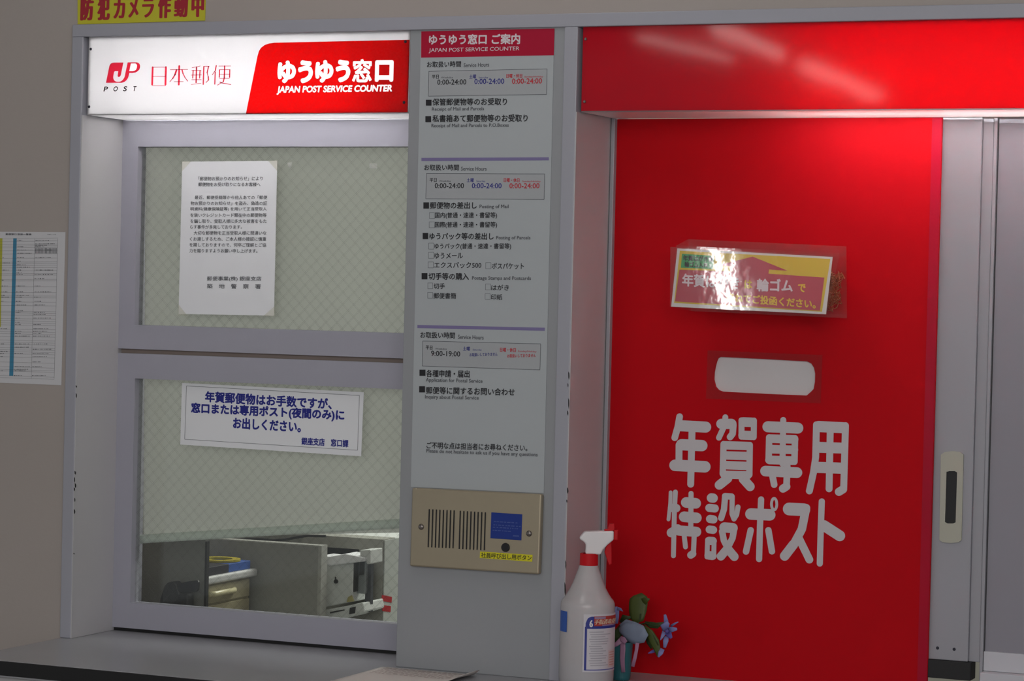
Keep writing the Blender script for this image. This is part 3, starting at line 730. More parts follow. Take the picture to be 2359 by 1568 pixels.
tx(K, B_, '平日', (288, 245), (355, 245), 38, .015); tx(KG, B_, 'Weekday', (380, 247), (490, 247), 20, 0); tx(K, B_, '0:00-24:00', (337, 304), (615, 304), 51, .015)
tx(KB, B_, '土曜', (642, 246), (708, 246), 38, .015); tx(KB, B_, 'Saturday', (733, 248), (818, 248), 20, 0); tx(KB, B_, '0:00-24:00', (690, 304), (973, 305), 51, .015)
tx(KR, B_, '日曜・休日', (993, 245), (1143, 247), 39, .015); tx(KR, B_, 'Sunday/Holiday', (1170, 249), (1345, 250), 20, 0); tx(KR, B_, '0:00-24:00', (1047, 305), (1333, 305), 51, .015)
sq(K, B_, (230, 437), (283, 497)); tx(K, B_, '郵便物の差出し', (290, 499), (737, 499), 66); tx(KG, B_, 'Posting of Mail', (763, 503), (1040, 502), 44, .01)
cb(B_, (287, 535), (335, 592)); tx(K, B_, '国内(普通・速達・書留等)', (340, 594), (930, 594), 62, .012)
cb(B_, (285, 623), (335, 680)); tx(K, B_, '国際(普通・速達・書留等)', (338, 684), (930, 684), 62, .012)
sq(K, B_, (223, 728), (275, 787)); tx(K, B_, 'ゆうパック等の差出し', (287, 792), (897, 793), 66); tx(KG, B_, 'Posting of Parcels', (922, 800), (1247, 800), 44, .01)
cb(B_, (280, 825), (328, 882)); tx(K, B_, 'ゆうパック(普通・速達・書留等)', (335, 888), (1063, 888), 62, .012)
cb(B_, (278, 912), (328, 970)); tx(K, B_, 'ゆうメール', (335, 974), (605, 972), 58, .012)
cb(B_, (275, 1003), (325, 1060)); tx(K, B_, 'エクスパック500', (332, 1062), (780, 1064), 58, .012); cb(B_, (822, 1010), (872, 1068)); tx(K, B_, 'ポスパケット', (880, 1072), (1185, 1072), 60, .012)
sq(K, B_, (213, 1110), (268, 1168)); tx(K, B_, '切手等の購入', (278, 1172), (662, 1175), 66); tx(KG, B_, 'Postage Stamps and Postcards', (692, 1182), (1252, 1185), 44, .01)
cb(B_, (272, 1203), (318, 1258)); tx(K, B_, '切手', (328, 1260), (433, 1260), 55, .012); cb(B_, (820, 1213), (868, 1270)); tx(K, B_, 'はがき', (875, 1274), (1042, 1274), 55, .012)
cb(B_, (270, 1293), (318, 1348)); tx(K, B_, '郵便書簡', (325, 1352), (540, 1354), 56, .012); cb(B_, (817, 1305), (865, 1360)); tx(K, B_, '印紙', (872, 1364), (980, 1365), 55, .012)
KB.build('blue_lettering', PBLUE, HB[1], keep=True)['label'] = 'blue lettering'; KR.build('red_lettering', INKRED, HB[1], keep=True)['label'] = 'red lettering'; KB = MB(); KR = MB()
tx(K, C_, J, (190, 150), (502, 155), 57, .015); tx(KG, C_, 'Service Hours', (530, 158), (762, 165), 38, .01)
tx(K, C_, '平日', (238, 254), (300, 256), 37, .015); tx(KG, C_, 'Weekday', (325, 259), (430, 261), 20, 0); tx(K, C_, '9:00-19:00', (287, 312), (550, 319), 49, .015)
tx(KB, C_, '土曜', (575, 264), (638, 265), 37, .015); tx(KB, C_, 'Saturday', (663, 267), (745, 269), 20, 0); tx(KB, C_, 'お取扱いしておりません', (635, 318), (888, 311), 32, .012)
tx(KR, C_, '日曜・休日', (910, 274), (1052, 278), 38, .015); tx(KR, C_, 'Sunday/Holiday', (1073, 280), (1240, 285), 20, 0); tx(KR, C_, 'お取扱いしておりません', (975, 328), (1232, 323), 32, .012)
sq(K, C_, (183, 436), (237, 491)); tx(K, C_, '各種申請・届出', (243, 502), (635, 508), 66); tx(KG, C_, 'Application for Postal Service', (240, 553), (752, 566), 44, .01)
sq(K, C_, (180, 585), (233, 641)); tx(K, C_, '郵便等に関するお問い合わせ', (240, 654), (1042, 672), 66); tx(KG, C_, 'Inquiry about Postal Service', (233, 706), (717, 717), 44, .01)
tx(K, C_, 'ご不明な点は担当者にお尋ねください。', (247, 1148), (1157, 1173), 60, .015); tx(KG, C_, 'Please do not hesitate to ask us if you have any questions', (245, 1194), (1250, 1230), 44, .01)
K.build('black_lettering', INK, po, keep=True)['label'] = 'black lettering'; KG.build('small_lettering', INKGREY, po, keep=True)
KB.build('blue_lettering', PBLUE, HB[2], keep=True)['label'] = 'blue lettering'; KR.build('red_lettering', INKRED, HB[2], keep=True)['label'] = 'red lettering'

# intercom ----------------------------------------------------------------------
zi = zoomed(900, 1080, 4.9); yI = -.013; PI_ = plane_y(yI)
cs = [zi(240, 212), zi(1703, 285), zi(1672, 1190), zi(213, 1096)]
Pq = [PI_(p) for p in cs]
ic = thing('intercom', (sum(p.x for p in Pq) / 4, 0, min(p.z for p in Pq)), 'stainless steel intercom panel with speaker slots and call button', 'intercom')
b = MB(); b.prism(Pq, (0, .0128, 0)); b.build('face_plate', STEEL, ic, bevel=.003, seg=3)
for gx, gt, gb in (((437, 718, 425, 705), (452, 465), (882, 895)), ((787, 1070, 775, 1058), (470, 487), (902, 917))):
    for i in range(8):
        f = i / 7; tpx = gx[0] + (gx[1] - gx[0]) * f; bpx = gx[2] + (gx[3] - gx[2]) * f
        b = MB(); stroke(b, [zi(tpx, gt[0] + (gt[1] - gt[0]) * f + 6), zi(bpx, gb[0] + (gb[1] - gb[0]) * f - 6)], 13.5 / 4.9, PI_, .0002, n=6); b.build('speaker_slot', BLACK, ic, keep=True)
b = MB(); b.prism([PI_(zi(*q)) for q in ((1137, 488), (1486, 511), (1476, 804), (1127, 780))], (0, -.0008, 0)); bl = b.build('blue_plate', mat('blue_plate', '#0d2f86', .4), ic, bevel=.0004)
b = MB(); PI2 = plane_y(yI - .001)
for y_, x_, e_ in ((590, 1165, 1440), (628, 1160, 1450), (655, 1155, 1440), (690, 1152, 1340)):
    x = x_
    while x < e_: w = random.uniform(12, 40); line(b, zi(x, y_ + (x - 1150) * .065), zi(x + w, y_ + (x + w - 1150) * .065), 2.2, PI2); x += w + random.uniform(6, 18)
line(b, zi(1380, 752), zi(1450, 757), 3, PI2)
b.build('plate_print', mat('dim_blue_print', '#46589a', .6), bl, keep=True)
pbt = PI_(zi(1298, 884)); b = MB(); b.cyl(pbt, pbt + Vector((0, -.003, 0)), .0082, .0075, 28); b.build('call_button', BLACK, ic, bevel=.0006)
b = MB(); b.prism([PI_(zi(*q)) for q in ((1010, 930), (1603, 968), (1598, 1046), (1006, 1003))], (0, -.0005, 0)); yl = b.build('yellow_strip', mat('yellow_label_tape', '#d8cf1a', .5), ic)
b = MB(); text(b, '社員呼び出し用ボタン', zi(1020, 1000), zi(1590, 1034), 60 / 4.9, plane_y(yI - .0006), .01, .0003); b.build('lettering', INK, yl, keep=True)
for x_, y_ in ((345, 652), (1562, 727)):
    p = PI_(zi(x_, y_)); b = MB(); b.lathe((0, 0, 0), [(.0055, 0), (.005, .0018), (.003, .003), (0, .0034)], 20)
    for v in b.bm.verts: v.co = p + Vector((v.co.x, -v.co.z, v.co.y))
    b.build('screw', SCREW, ic, smooth=True)

# ================================================================== ON THE COUNTER
# leaflet
q0, q1 = atz(882, 1534.5, ZC + .002), atz(1112, 1552, ZC + .002)
PAP = mat('cream_paper', '#e2dad4', .6, var=.02)
lf = thing('leaflet', ((q0.x + q1.x) / 2, (q0.y + yF) / 2, ZC), 'printed paper leaflet lying at the front of the counter', 'paper')
rows_ = []; Wd = q1.x - q0.x; Ln = .22; nx = 18; nyy = 10
def lh(u, v):   # u across, v toward the hall
    return .0015 + .010 * max(0, (u - .93) / .07) ** 2 * max(0, 1 - v * 2.2) + .006 * max(0, (u - .85) / .15) * math.sin(min(1, v * 1.2) * math.pi) 
y_front = yF + .004
for j in range(nyy + 1):
    v = j / nyy; rows_.append([Vector((q0.x + Wd * i / nx, q0.y + (y_front - q0.y) * v, ZC + lh(i / nx, v))) for i in range(nx + 1)])
b = MB(); b.grid(rows_); b.build('sheet', PAP, lf, solid=.0006, smooth=True)
b = MB()
for r in range(7):
    yy = q0.y - .014 - .011 * r; x = q0.x + .014
    while x < q1.x - .03:
        w = random.uniform(.004, .012); z_ = ZC + lh((x - q0.x) / Wd, 0.2) * .3 + .0022
        b.face([(x, yy, z_), (x + w, yy, z_), (x + w, yy - .003, z_), (x, yy - .003, z_)]); x += w + random.uniform(.002, .005)
b.build('print', mat('faint_print', '#a9908c', .7), lf, keep=True)

# spray bottle -------------------------------------------------------------------
zv = zoomed(1220, 1180, 4.041)
pc = atz(1352, 1581, ZC); 
if pc.y < yF + .05: pc.y = yF + .05
bc = Vector((at(1352, 1480, pc.y).x, pc.y, ZC + .0005))
Dn = (bc - CAM); sc_ = Dn.dot(RF) / FPX / 4.041       # metres per zoomed pixel at the bottle
vr = Vector((RR.x, RR.y, 0)).normalized(); vf = Vector((-vr.y, vr.x, 0))     # across / away from the viewer
zy0 = (at(1352, 1568, bc.y).z)                        # height seen at the lower frame edge
hz = lambda y: zy0 + (1568 - y) * sc_ * 1.0           # zoomed row -> height
hz2 = lambda y: hz(0) + 0
def hgt(y): return at(1352, 1180 + y / 4.041, bc.y).z
cxz = 533
sp = thing('spray_bottle', bc, 'white trigger spray bottle with red collar on the counter', 'bottle')
def plastic(name, col, tr):
    m, N, L, o = nodemat(name)
    d = N.new('ShaderNodeBsdfDiffuse'); d.inputs[0].default_value = (*col, 1)
    tl = N.new('ShaderNodeBsdfTranslucent'); tl.inputs[0].default_value = (*col, 1)
    x = N.new('ShaderNodeMixShader'); x.inputs[0].default_value = .35; L.new(d.outputs[0], x.inputs[1]); L.new(tl.outputs[0], x.inputs[2])
    tr_ = N.new('ShaderNodeBsdfTransparent'); x3 = N.new('ShaderNodeMixShader'); x3.inputs[0].default_value = tr
    L.new(x.outputs[0], x3.inputs[1]); L.new(tr_.outputs[0], x3.inputs[2])
    g = N.new('ShaderNodeBsdfGlossy'); g.inputs['Roughness'].default_value = .25
    fr = N.new('ShaderNodeFresnel'); x2 = N.new('ShaderNodeMixShader')
    L.new(fr.outputs[0], x2.inputs[0]); L.new(x3.outputs[0], x2.inputs[1]); L.new(g.outputs[0], x2.inputs[2]); L.new(x2.outputs[0], o.inputs[0]); return m
MILK = plastic('milky_plastic', (.86, .83, .85), .22)
R_ = 257 * sc_
prof = [(0, ZC + .0006), (R_ * .80, ZC + .0006), (R_ * .93, ZC + .003), (R_ * .985, ZC + .010), (R_, ZC + .02)]
for r, y in ((R_ / sc_, 1400), (256, 1200), (254, 1000), (253, 860), (250, 835), (238, 810), (220, 790), (196, 755), (168, 705), (143, 650), (122, 590), (104, 540), (92, 505), (86, 488)):
    if hgt(y) > ZC + .024: prof.append((r * sc_, hgt(y)))
b = MB(); b.lathe((bc.x, bc.y, 0), prof, 56); bo = b.build('bottle_body', MILK, sp, smooth=True)
ri = R_ - .003
b = MB(); b.lathe((bc.x, bc.y, 0), [(0, ZC + .003), (ri * .85, ZC + .003), (ri, ZC + .016), (ri, hgt(1385)), (0, hgt(1385))], 40); b.build('liquid', mat('dull_liquid', '#8f8b98', .3), sp)
REDP = mat('red_plastic', (.55, .006, .012), .45, spec=.2)
WHP = mat('white_plastic', '#e6e1e3', .4)
b = MB(); b.lathe((bc.x, bc.y, 0), [(60 * sc_, hgt(490)), (86 * sc_, hgt(490)), (84 * sc_, hgt(378)), (60 * sc_, hgt(378))], 40); b.build('collar', REDP, sp, bevel=.0008)
def side(x, y, d): return Vector((bc.x, bc.y, 0)) + vr * ((x - cxz) * sc_) + vf * d + Vector((0, 0, hgt(y)))
def slab(name, pts, w, m, bev=.002, taper=None):
    b = MB(); n = len(pts)
    A = [b.bm.verts.new(side(x, y, -w)) for x, y in pts]; B = [b.bm.verts.new(side(x, y, w)) for x, y in pts]
    b.bm.faces.new(A); b.bm.faces.new(B[::-1])
    for i in range(n): b.bm.faces.new([A[i], B[i], B[(i + 1) % n], A[(i + 1) % n]])
    return b.build(name, m, sp, bevel=bev, seg=3)
slab('spray_head', [(497, 382), (500, 320), (498, 285), (470, 262), (435, 240), (460, 205), (487, 174), (620, 166), (757, 160), (757, 243), (700, 292), (660, 340), (640, 384)], .0115, WHP, .003)
slab('nozzle', [(757, 150), (795, 152), (795, 246), (757, 246)], .010, REDP, .0015)
slab('nozzle_tab', [(668, 152), (700, 146), (716, 98), (760, 94), (764, 156), (757, 160), (668, 164)], .006, REDP, .001)
slab('trigger', [(690, 300), (735, 264), (742, 330), (746, 470), (720, 482), (700, 430), (675, 360)], .005, REDP, .0015)
def patch(name, x0, x1, y0, y1, m, parent, lift=.0006, n=16, corner=0):
    b = MB(); rows = []
    for j in range(2):
        row = []
        for i in range(n + 1):
            x = x0 + (x1 - x0) * i / n; ph = math.asin(max(-.995, min(.995, (x - cxz) / 256)))
            yy = (y0, y1)[j]
            if corner and j == 0 and x - x0 < corner: yy = y0 + corner * (1 - math.sqrt(max(0, 1 - ((corner - (x - x0)) / corner) ** 2)))
            r = R_ + lift
            c = Vector((bc.x, bc.y, 0)) + vr * (math.sin(ph) * r) - vf * (math.cos(ph) * r); c.z = hgt(yy)
            row.append(c)
        rows.append(row)
    b.grid(rows); return b.build(name, m, parent, keep=True, smooth=True)
lb = patch('label', 490, 786, 915, 1450, mat('label_paper', '#cfcad0', .5), sp, .0006)
NAVY = mat('label_navy', '#232d86', .5)
patch('label_border', 510, 786, 936, 1048, NAVY, lb, .0009, corner=60)
patch('label_border', 504, 524, 1030, 1432, NAVY, lb, .0009)
patch('label_border', 512, 784, 1424, 1434, mat('label_violet', '#6a6aa4', .5), lb, .0009)
patch('label_band', 586, 786, 934, 1024, mat('label_red', '#b0372e', .5), lb, .0011)
patch('label_stripe', 590, 690, 938, 958, mat('label_mauve', '#9a7f9c', .5), lb, .0013)
patch('label_stripe', 660, 785, 1012, 1024, mat('label_mauve', '#9a7f9c', .5), lb, .0013)
def cyl_text(name, s, x0, x1, y0, y1, m, parent, bold=.03, lift=.0015, shear=0):
    b = MB(); vs, fs = glyphs(s, 2)
    for k in range(3 if bold else 1):
        vv = []
        for u, v in vs:
            x = x0 + (x1 - x0) * u + (k - 1) * bold * (y1 - y0) + shear * (v - .5) * (y1 - y0); y = y1 - (y1 - y0) * v
            ph = math.asin(max(-.995, min(.995, (x - cxz) / 256))); r = R_ + lift + k * 2e-5
            c = Vector((bc.x, bc.y, 0)) + vr * (math.sin(ph) * r) - vf * (math.cos(ph) * r); c.z = hgt(y); vv.append(b.bm.verts.new(c))
        for f in fs: b.bm.faces.new([vv[i] for i in f])
    return b.build(name, m, parent, keep=True)
cyl_text('label_print', '手指消毒剤', 592, 782, 962, 1008, mat('label_cream', '#d8c2a8', .5), lb, .04, shear=.2)
cyl_text('label_print', '6', 546, 572, 968, 1032, WHP, lb, .05)
GP = mat('label_grey_print', '#a9a5ae', .6)
for i in range(15):
    y = 1075 + i * 22; x = 545 + (i % 3) * 8
    patch('label_line', x, x + random.uniform(90, 190), y, y + 8, GP, lb, .0009, n=8)
SAL = mat('label_salmon', '#c98f88', .6)
patch('label_box', 722, 782, 1252, 1410, mat('label_pale', '#d2bcbc', .5), lb, .0009)
for i in range(6): patch('label_line', 732, 774, 1268 + i * 23, 1278 + i * 23, SAL, lb, .0012, n=6)
patch('blue_sticker', 284, 341, 905, 1096, mat('blue_sticker', '#2a55a8', .5), sp, .0006)

# flower pot ------------------------------------------------------------------------
zf_ = zoomed(1400, 1340, 6.875)
yp = .075
pot_c = at(*zf_(215, 1440), yp); s2 = (pot_c - CAM).dot(RF) / FPX / 6.875
fp = thing('flower_pot', (pot_c.x, yp, ZC), 'small teal pot of blue artificial flowers behind the spray bottle', 'flowers')
def fpt(x, y, d=0.0): return at(*zf_(x, y), yp + d)
TEAL = mat('teal_pot', '#2f6f78', .45)
zp0 = ZC + .0006; zp1 = fpt(200, 940).z
b = MB(); b.lathe((pot_c.x, yp, 0), [(0, zp0), (135 * s2, zp0), (145 * s2, zp0 + .004), (175 * s2, zp1), (168 * s2, zp1), (160 * s2, zp1 - .006), (0, zp1 - .006)], 32)
b.build('pot', TEAL, fp, smooth=False, bevel=.0006)
def blade(name, spine, widths, m, d0=0.0, d1=0.0, cup=.15, parent=fp):
    """leaf or petal: spine of zoomed points with half widths"""
    b = MB(); rows = []; n = len(spine)
    for i, ((x, y), w) in enumerate(zip(spine, widths)):
        a = spine[max(0, i - 1)]; c = spine[min(n - 1, i + 1)]; tx_, ty_ = c[0] - a[0], c[1] - a[1]; l = math.hypot(tx_, ty_) or 1
        nx_, ny_ = -ty_ / l, tx_ / l; d = d0 + (d1 - d0) * i / (n - 1)
        rows.append([fpt(x + nx_ * w * k, y + ny_ * w * k, d + cup * abs(k) ** 1.5 * w * s2) for k in (-1, -.6, -.2, .2, .6, 1)])
    b.grid(rows); return b.build(name, m, parent, solid=.0006, smooth=True)
LEAF = mat('leaf_green', '#434f1c', .55, var=.25, scale=30); LEAF2 = mat('leaf_dark_green', '#2c3d18', .6, var=.25, scale=30)
PET = mat('petal_blue', '#7d80b4', .6, var=.15, scale=40); PET2 = mat('petal_violet', '#5a4f96', .6, var=.15, scale=40); SILV = mat('silver_blue_leaf', '#7f8ba0', .55, var=.15, scale=30)
b = MB(); b.tube([fpt(300, 960, .0), fpt(400, 780, .0), fpt(500, 620, .01), fpt(520, 500, .01)], .0012, 6); b.tube([fpt(480, 680, 0), fpt(600, 650, -.004), fpt(760, 700, -.01), fpt(900, 660, -.012)], .0012, 6); b.tube([fpt(560, 660, 0), fpt(700, 800, -.006), fpt(800, 1000, -.012)], .0012, 6)
b.build('stem', LEAF2, fp, smooth=True)
blade('leaf', [(500, 640), (470, 560), (475, 450), (485, 340), (490, 250), (470, 195)], [70, 120, 140, 148, 140, 70], LEAF, .01, .02)
blade('leaf', [(540, 330), (600, 290), (665, 268)], [70, 50, 6], LEAF, .018, .012)
blade('leaf', [(590, 640), (680, 680), (780, 690), (900, 640)], [20, 50, 48, 8], LEAF2, -.002, -.014)
blade('leaf', [(580, 700), (660, 800), (740, 950), (790, 1080), (790, 1180)], [20, 62, 78, 52, 6], LEAF, -.004, -.016)
blade('leaf', [(600, 740), (640, 860), (660, 960), (690, 1060)], [20, 50, 42, 6], LEAF2, .004, .006)
blade('leaf', [(330, 760), (230, 740), (130, 850), (110, 960)], [40, 80, 70, 15], LEAF2, .008, .004)
blade('leaf', [(200, 640), (260, 570), (370, 560)], [20, 60, 15], LEAF2, .016, .012)
blade('petal', [(180, 760), (270, 750), (380, 790), (500, 840), (610, 900)], [30, 120, 160, 160, 70], SILV, -.008, -.02, .2)
blade('petal', [(195, 690), (290, 650), (420, 690), (560, 720)], [20, 60, 60, 30], SILV, .0, -.004, .2)
blade('petal', [(140, 660), (140, 560), (140, 450), (130, 390)], [20, 38, 42, 20], PET, .004, .008); blade('petal', [(150, 420), (200, 430), (240, 465)], [26, 22, 4], PET, .006, .002)
for sp_, wd, m_ in (([(930, 700), (925, 620), (905, 515)], [40, 36, 18], PET), ([(930, 760), (900, 700), (960, 640)], [60, 70, 30], PET), ([(1000, 700), (1060, 660), (1118, 632)], [20, 16, 6], PET), ([(960, 760), (1030, 750), (1098, 745)], [50, 40, 18], PET),
                     ([(930, 780), (970, 830), (1010, 890)], [40, 48, 20], PET2), ([(900, 790), (870, 850), (835, 920)], [40, 26, 6], PET), ([(930, 860), (920, 930), (900, 1040)], [36, 44, 20], PET), ([(870, 1060), (840, 1120), (800, 1190)], [34, 40, 12], PET), ([(740, 1090), (690, 1110), (640, 1130)], [26, 20, 6], PET2)):
    blade('petal', sp_, wd, m_, -.012, -.02)
b = MB(); b.lathe((fpt(940, 780, -.02).x, yp - .02, fpt(940, 780, -.02).z), [(0, -.004), (.0035, -.002), (.004, .001), (0, .004)], 12); b.build('flower_centre', PET2, fp, smooth=True)
RIB = mat('pink_ribbon', '#a97f9c', .4, var=.1, scale=30)
yr = -175 * s2 - .002
blade('ribbon', [(235, 930), (238, 1060), (230, 1220), (238, 1330), (248, 1430)], [40, 42, 38, 32, 30], RIB, yr, yr, .0)
blade('ribbon', [(470, 965), (455, 1080), (430, 1200), (395, 1340)], [30, 26, 28, 26], RIB, -.02, -.024, .0)
blade('ribbon', [(250, 920), (200, 930), (140, 985), (95, 1020)], [50, 44, 34, 20], RIB, yr, yr - .006, .0); blade('ribbon', [(200, 870), (240, 910), (290, 960)], [20, 46, 30], RIB, yr - .002, yr - .006, .0)

# ================================================================== INSIDE THE OFFICE (seen through the wired panes)
yBl = .205; zo = zoomed(220, 1150, 3.188); z7 = zoomed(320, 1200, 6.817); z8 = zoomed(600, 1180, 5.806)
bl_ = thing('roller_blind', (X(640, 1230, yBl), yBl, Z(640, 1230, yBl)), 'greenish white roller blind hanging crooked behind the wired panes', 'blind')
BL, N_, L_, o_ = nodemat('blind_fabric')
d1 = N_.new('ShaderNodeBsdfDiffuse'); d1.inputs[0].default_value = (.77, .77, .75, 1); d2 = N_.new('ShaderNodeBsdfTranslucent'); d2.inputs[0].default_value = (.80, .80, .77, 1)
wv = N_.new('ShaderNodeTexNoise'); wv.inputs['Scale'].default_value = 3; xm = N_.new('ShaderNodeMapRange'); xm.inputs[3].default_value = .40; xm.inputs[4].default_value = .50
xx = N_.new('ShaderNodeMixShader'); L_.new(wv.outputs['Fac'], xm.inputs[0]); L_.new(xm.outputs[0], xx.inputs[0]); L_.new(d1.outputs[0], xx.inputs[1]); L_.new(d2.outputs[0], xx.inputs[2]); L_.new(xx.outputs[0], o_.inputs[0])
c0, c1 = at(*zo(318, 292), yBl), at(*zo(2420, 165), yBl)
b = MB(); tl = at(334, 300, yBl); b.prism([at(330, 1238, yBl), c1 + Vector((.25, 0, 0)) + (c1 - c0).normalized() * .0, Vector((c1.x + .25, yBl, z_s0 + .1)), Vector((tl.x, yBl, z_s0 + .1))], (0, .0015, 0)); b.build('fabric', BL, bl_)
b = MB(); d_ = (c1 - c0).normalized(); b.cyl(c0, c1 + d_ * .25, .0088, n=20); b.build('bottom_bar', mat('blind_bar', '#dbe3da', .5), bl_, smooth=False)
# dark screen at the left
yL = .36; DG = mat('dark_screen', '#6a6a66', .7, var=.06)
x_r = X(*z7(1035, 800), yL); z_bot = .55
ps = thing('partition_screen', ((X(300, 1300, yL) + x_r) / 2, yL, 0), 'dark grey partition screen at the left behind the lower pane', 'partition')
b = MB(); b.box(X(300, 1300, yL) - .35, x_r, yL, yL + .008, .05, Z(470, 1232, yL)); b.build('screen_panel', DG, ps)
b = MB(); b.box(x_r, x_r + .0045, yL - .001, yL + .009, .05, Z(470, 1246.5, yL)); b.build('edge_strip', BLACK, ps)
for dx in (-.3, -.02):
    b = MB(); b.box(x_r + dx - .02, x_r + dx, yL, yL + .008, 0, .05); b.build('foot', BLACK, ps)
# office chair in front of it
yA = .31
ch = thing('office_chair', (X(400, 1360, yA), yA, 0), 'black office chair with glossy armrest in front of the dark screen', 'chair')
b = MB(); pts = [(590, 1000), (620, 975), (780, 945), (915, 930), (940, 960), (930, 1075), (900, 1110), (760, 1120), (660, 1125), (610, 1090)]
b.prism([at(*z7(*p), yA) for p in pts], (0, .006, 0)); b.build('armrest', mat('glossy_black_plastic', '#101012', .18), ch, bevel=.0015, seg=3)
b = MB(); pts = [(390, 1020), (440, 960), (560, 950), (600, 1000), (640, 1130), (775, 1140), (770, 1420), (300, 1420), (330, 1200)]
b.prism([at(*z7(*p), yA + .0065) for p in pts], (0, .025, 0)); b.build('backrest', BLACK, ch, bevel=.004)
cxx = X(380, 1360, yA)
b = MB(); b.box(cxx - .2, cxx + .05, yA - .05, yA + .04, .44, .50); b.build('seat', BLACK, ch, bevel=.01)
b = MB(); b.cyl((cxx - .08, yA, .06), (cxx - .08, yA, .44), .02); b.build('pedestal', BLACK, ch)
b = MB(); b.box(cxx - .22, cxx + .06, yA - .02, yA + .02, .0, .06); b.box(cxx - .1, cxx - .06, yA - .06, yA + .04, 0, .06); b.build('base', BLACK, ch, bevel=.005)
# drawer cabinet (its drawers face right)
xf = X(*z7(1750, 1000), .70)
CRM = mat('cream_cabinet', '#a29a7e', .35, var=.05); WT = mat('white_cabinet_top', '#c3c3c2', .5)
zt_ = atx(*z7(1400, 920), xf).z
cb_ = thing('drawer_cabinet', (xf - .2, .55, 0), 'cream drawer cabinet with white top behind the lower pane', 'cabinet')
yn, yf_ = .40, .70
zz = lambda x, y: atx(*z7(x, y), xf).z
zct = atx(*z7(1400, 935), xf).z
b = MB(); b.box(xf - .35, xf - .004, yn, yf_, .0, zct); b.build('cabinet_body', CRM, cb_, bevel=.002)
b = MB(); b.box(xf - .36, xf + .008, yn - .01, yf_ + .018, zct, zct + .017); b.build('cabinet_top', WT, cb_, bevel=.005, seg=3)
z_d1 = atx(*z7(1400, 1255), xf).z
dr = []
for k_, (za_, zb_) in enumerate(((zct - .004, z_d1 + .002), (z_d1 - .002, z_d1 - .14), (z_d1 - .144, .05))):
    b = MB(); b.box(xf - .004, xf, yn + .003, yf_ - .003, zb_, za_); d = b.build('drawer', CRM, cb_, bevel=.0015)
    hc = atx(*z7(1290, 1110), xf)
    zh = hc.z if k_ == 0 else (za_ + zb_) / 2 + .02
    b = MB(); b.tube([Vector((xf + .001, hc.y - .055, zh)), Vector((xf + .009, hc.y - .04, zh)), Vector((xf + .011, hc.y, zh + .001)), Vector((xf + .009, hc.y + .04, zh)), Vector((xf + .001, hc.y + .055, zh))], .006, 10); b.build('handle', mat('cream_handle', '#cfc7a0', .25), d, smooth=True)
# box and tape on the cabinet
ztop = zct + .017
yb1 = .58
tb = thing('tape_box', (atz(*z7(1340, 700), ztop + .01).x, yb1, ztop), 'blue and black box on the white cabinet top', 'box')
bxr = at(*z7(1345, 720), .50).x
b = MB(); b.box(xf - .13, xf - .001, .46, .70, ztop + .0004, ztop + .018); b.build('box_body', mat('blue_box', '#2f55a0', .5), tb, bevel=.001)
b = MB(); b.box(xf - .131, xf - .0005, .459, .606, ztop + .0004, ztop + .0184); b.build('black_end', mat('black_box_end', '#24222a', .5), tb, bevel=.001)
b = MB(); rc = Vector((xf - .050, .652, ztop + .0187)); n = 32
b.lathe((rc.x, rc.y, rc.z), [(.028, .0003), (.045, .0003), (.045, .0045), (.028, .0045), (.028, .0003)], n)
tag(b.build('tape_roll', mat('yellow_tape', '#b3a32b', .45)), 'flat yellow tape roll lying on the blue box', 'tape roll')
# grey board
yK = .735
gb = thing('partition_screen', (X(620, 1350, yK), yK, 0), 'light grey partition screen right of the drawer cabinet', 'partition')
gx0, gx1 = X(478, 1350, yK) - .25, X(739.5, 1350, yK)
ztp = Z(620, 1251.5, yK)
b = MB(); b.box(gx0, gx1 - .008, yK, yK + .025, .05, ztp); b.build('screen_panel', mat('grey_screen', '#8d8d88', .7, var=.04), gb)
b = MB(); b.box(gx0, gx1 - .008, yK - .001, yK + .026, ztp, ztp + .003); b.box(gx1 - .008, gx1, yK - .001, yK + .026, .05, ztp + .003); b.build('edge_strip', mat('pale_edge', '#a3a39d', .5), gb)
for dx in (.1, .35):
    b = MB(); b.box(gx0 + dx, gx0 + dx + .03, yK, yK + .025, 0, .05); b.build('foot', BLACK, gb)
# sheet-feed machine beyond the grey screen: its working side faces right
GM = mat('machine_grey', '#97978f', .5, var=.05); GM2 = mat('machine_light', '#cdd0cd', .5, var=.04); DK = mat('machine_dark', '#2a2c2c', .6)
yM = .80; PM = lambda x, y, d=0.0: at(*z8(x, y), yM + d)
mc = thing('mail_machine', (PM(1150, 1000).x, yM + .1, 0), 'grey office machine with paper tray behind the grey screen', 'machine')
mx0, mx1 = PM(600, 900).x, PM(1480, 900).x
zM1 = PM(1100, 330).z
yMb = .92; PB_ = lambda x, y: at(*z8(x, y), yMb)
xb0, xb1 = PB_(560, 400).x, PB_(1640, 400).x
o4 = [Vector((xb0, yMb, .74)), Vector((xb1, yMb, .74)), Vector((xb1, yMb, PB_(1200, 333).z)), Vector((xb0, yMb, PB_(1200, 333).z))]
hx0, hx1, hz1, hz0 = PB_(700, 500).x, PB_(1322, 500).x, PB_(1100, 478).z, PB_(1100, 640).z
b = MB(); b.frame(o4, [Vector((hx0, yMb, hz0)), Vector((hx1, yMb, hz0)), Vector((hx1, yMb, hz1)), Vector((hx0, yMb, hz1))], (0, .06, 0)); b.build('front_cover', GM, mc)
b = MB(); b.box(xb0, xb1, yMb + .0605, yMb + .36, .74, o4[2].z); b.build('machine_body', GM2, mc, bevel=.002)
b = MB(); b.box(hx0, hx1, yMb + .055, yMb + .0604, hz0, hz1); b.build('feed_slot', DK, mc)
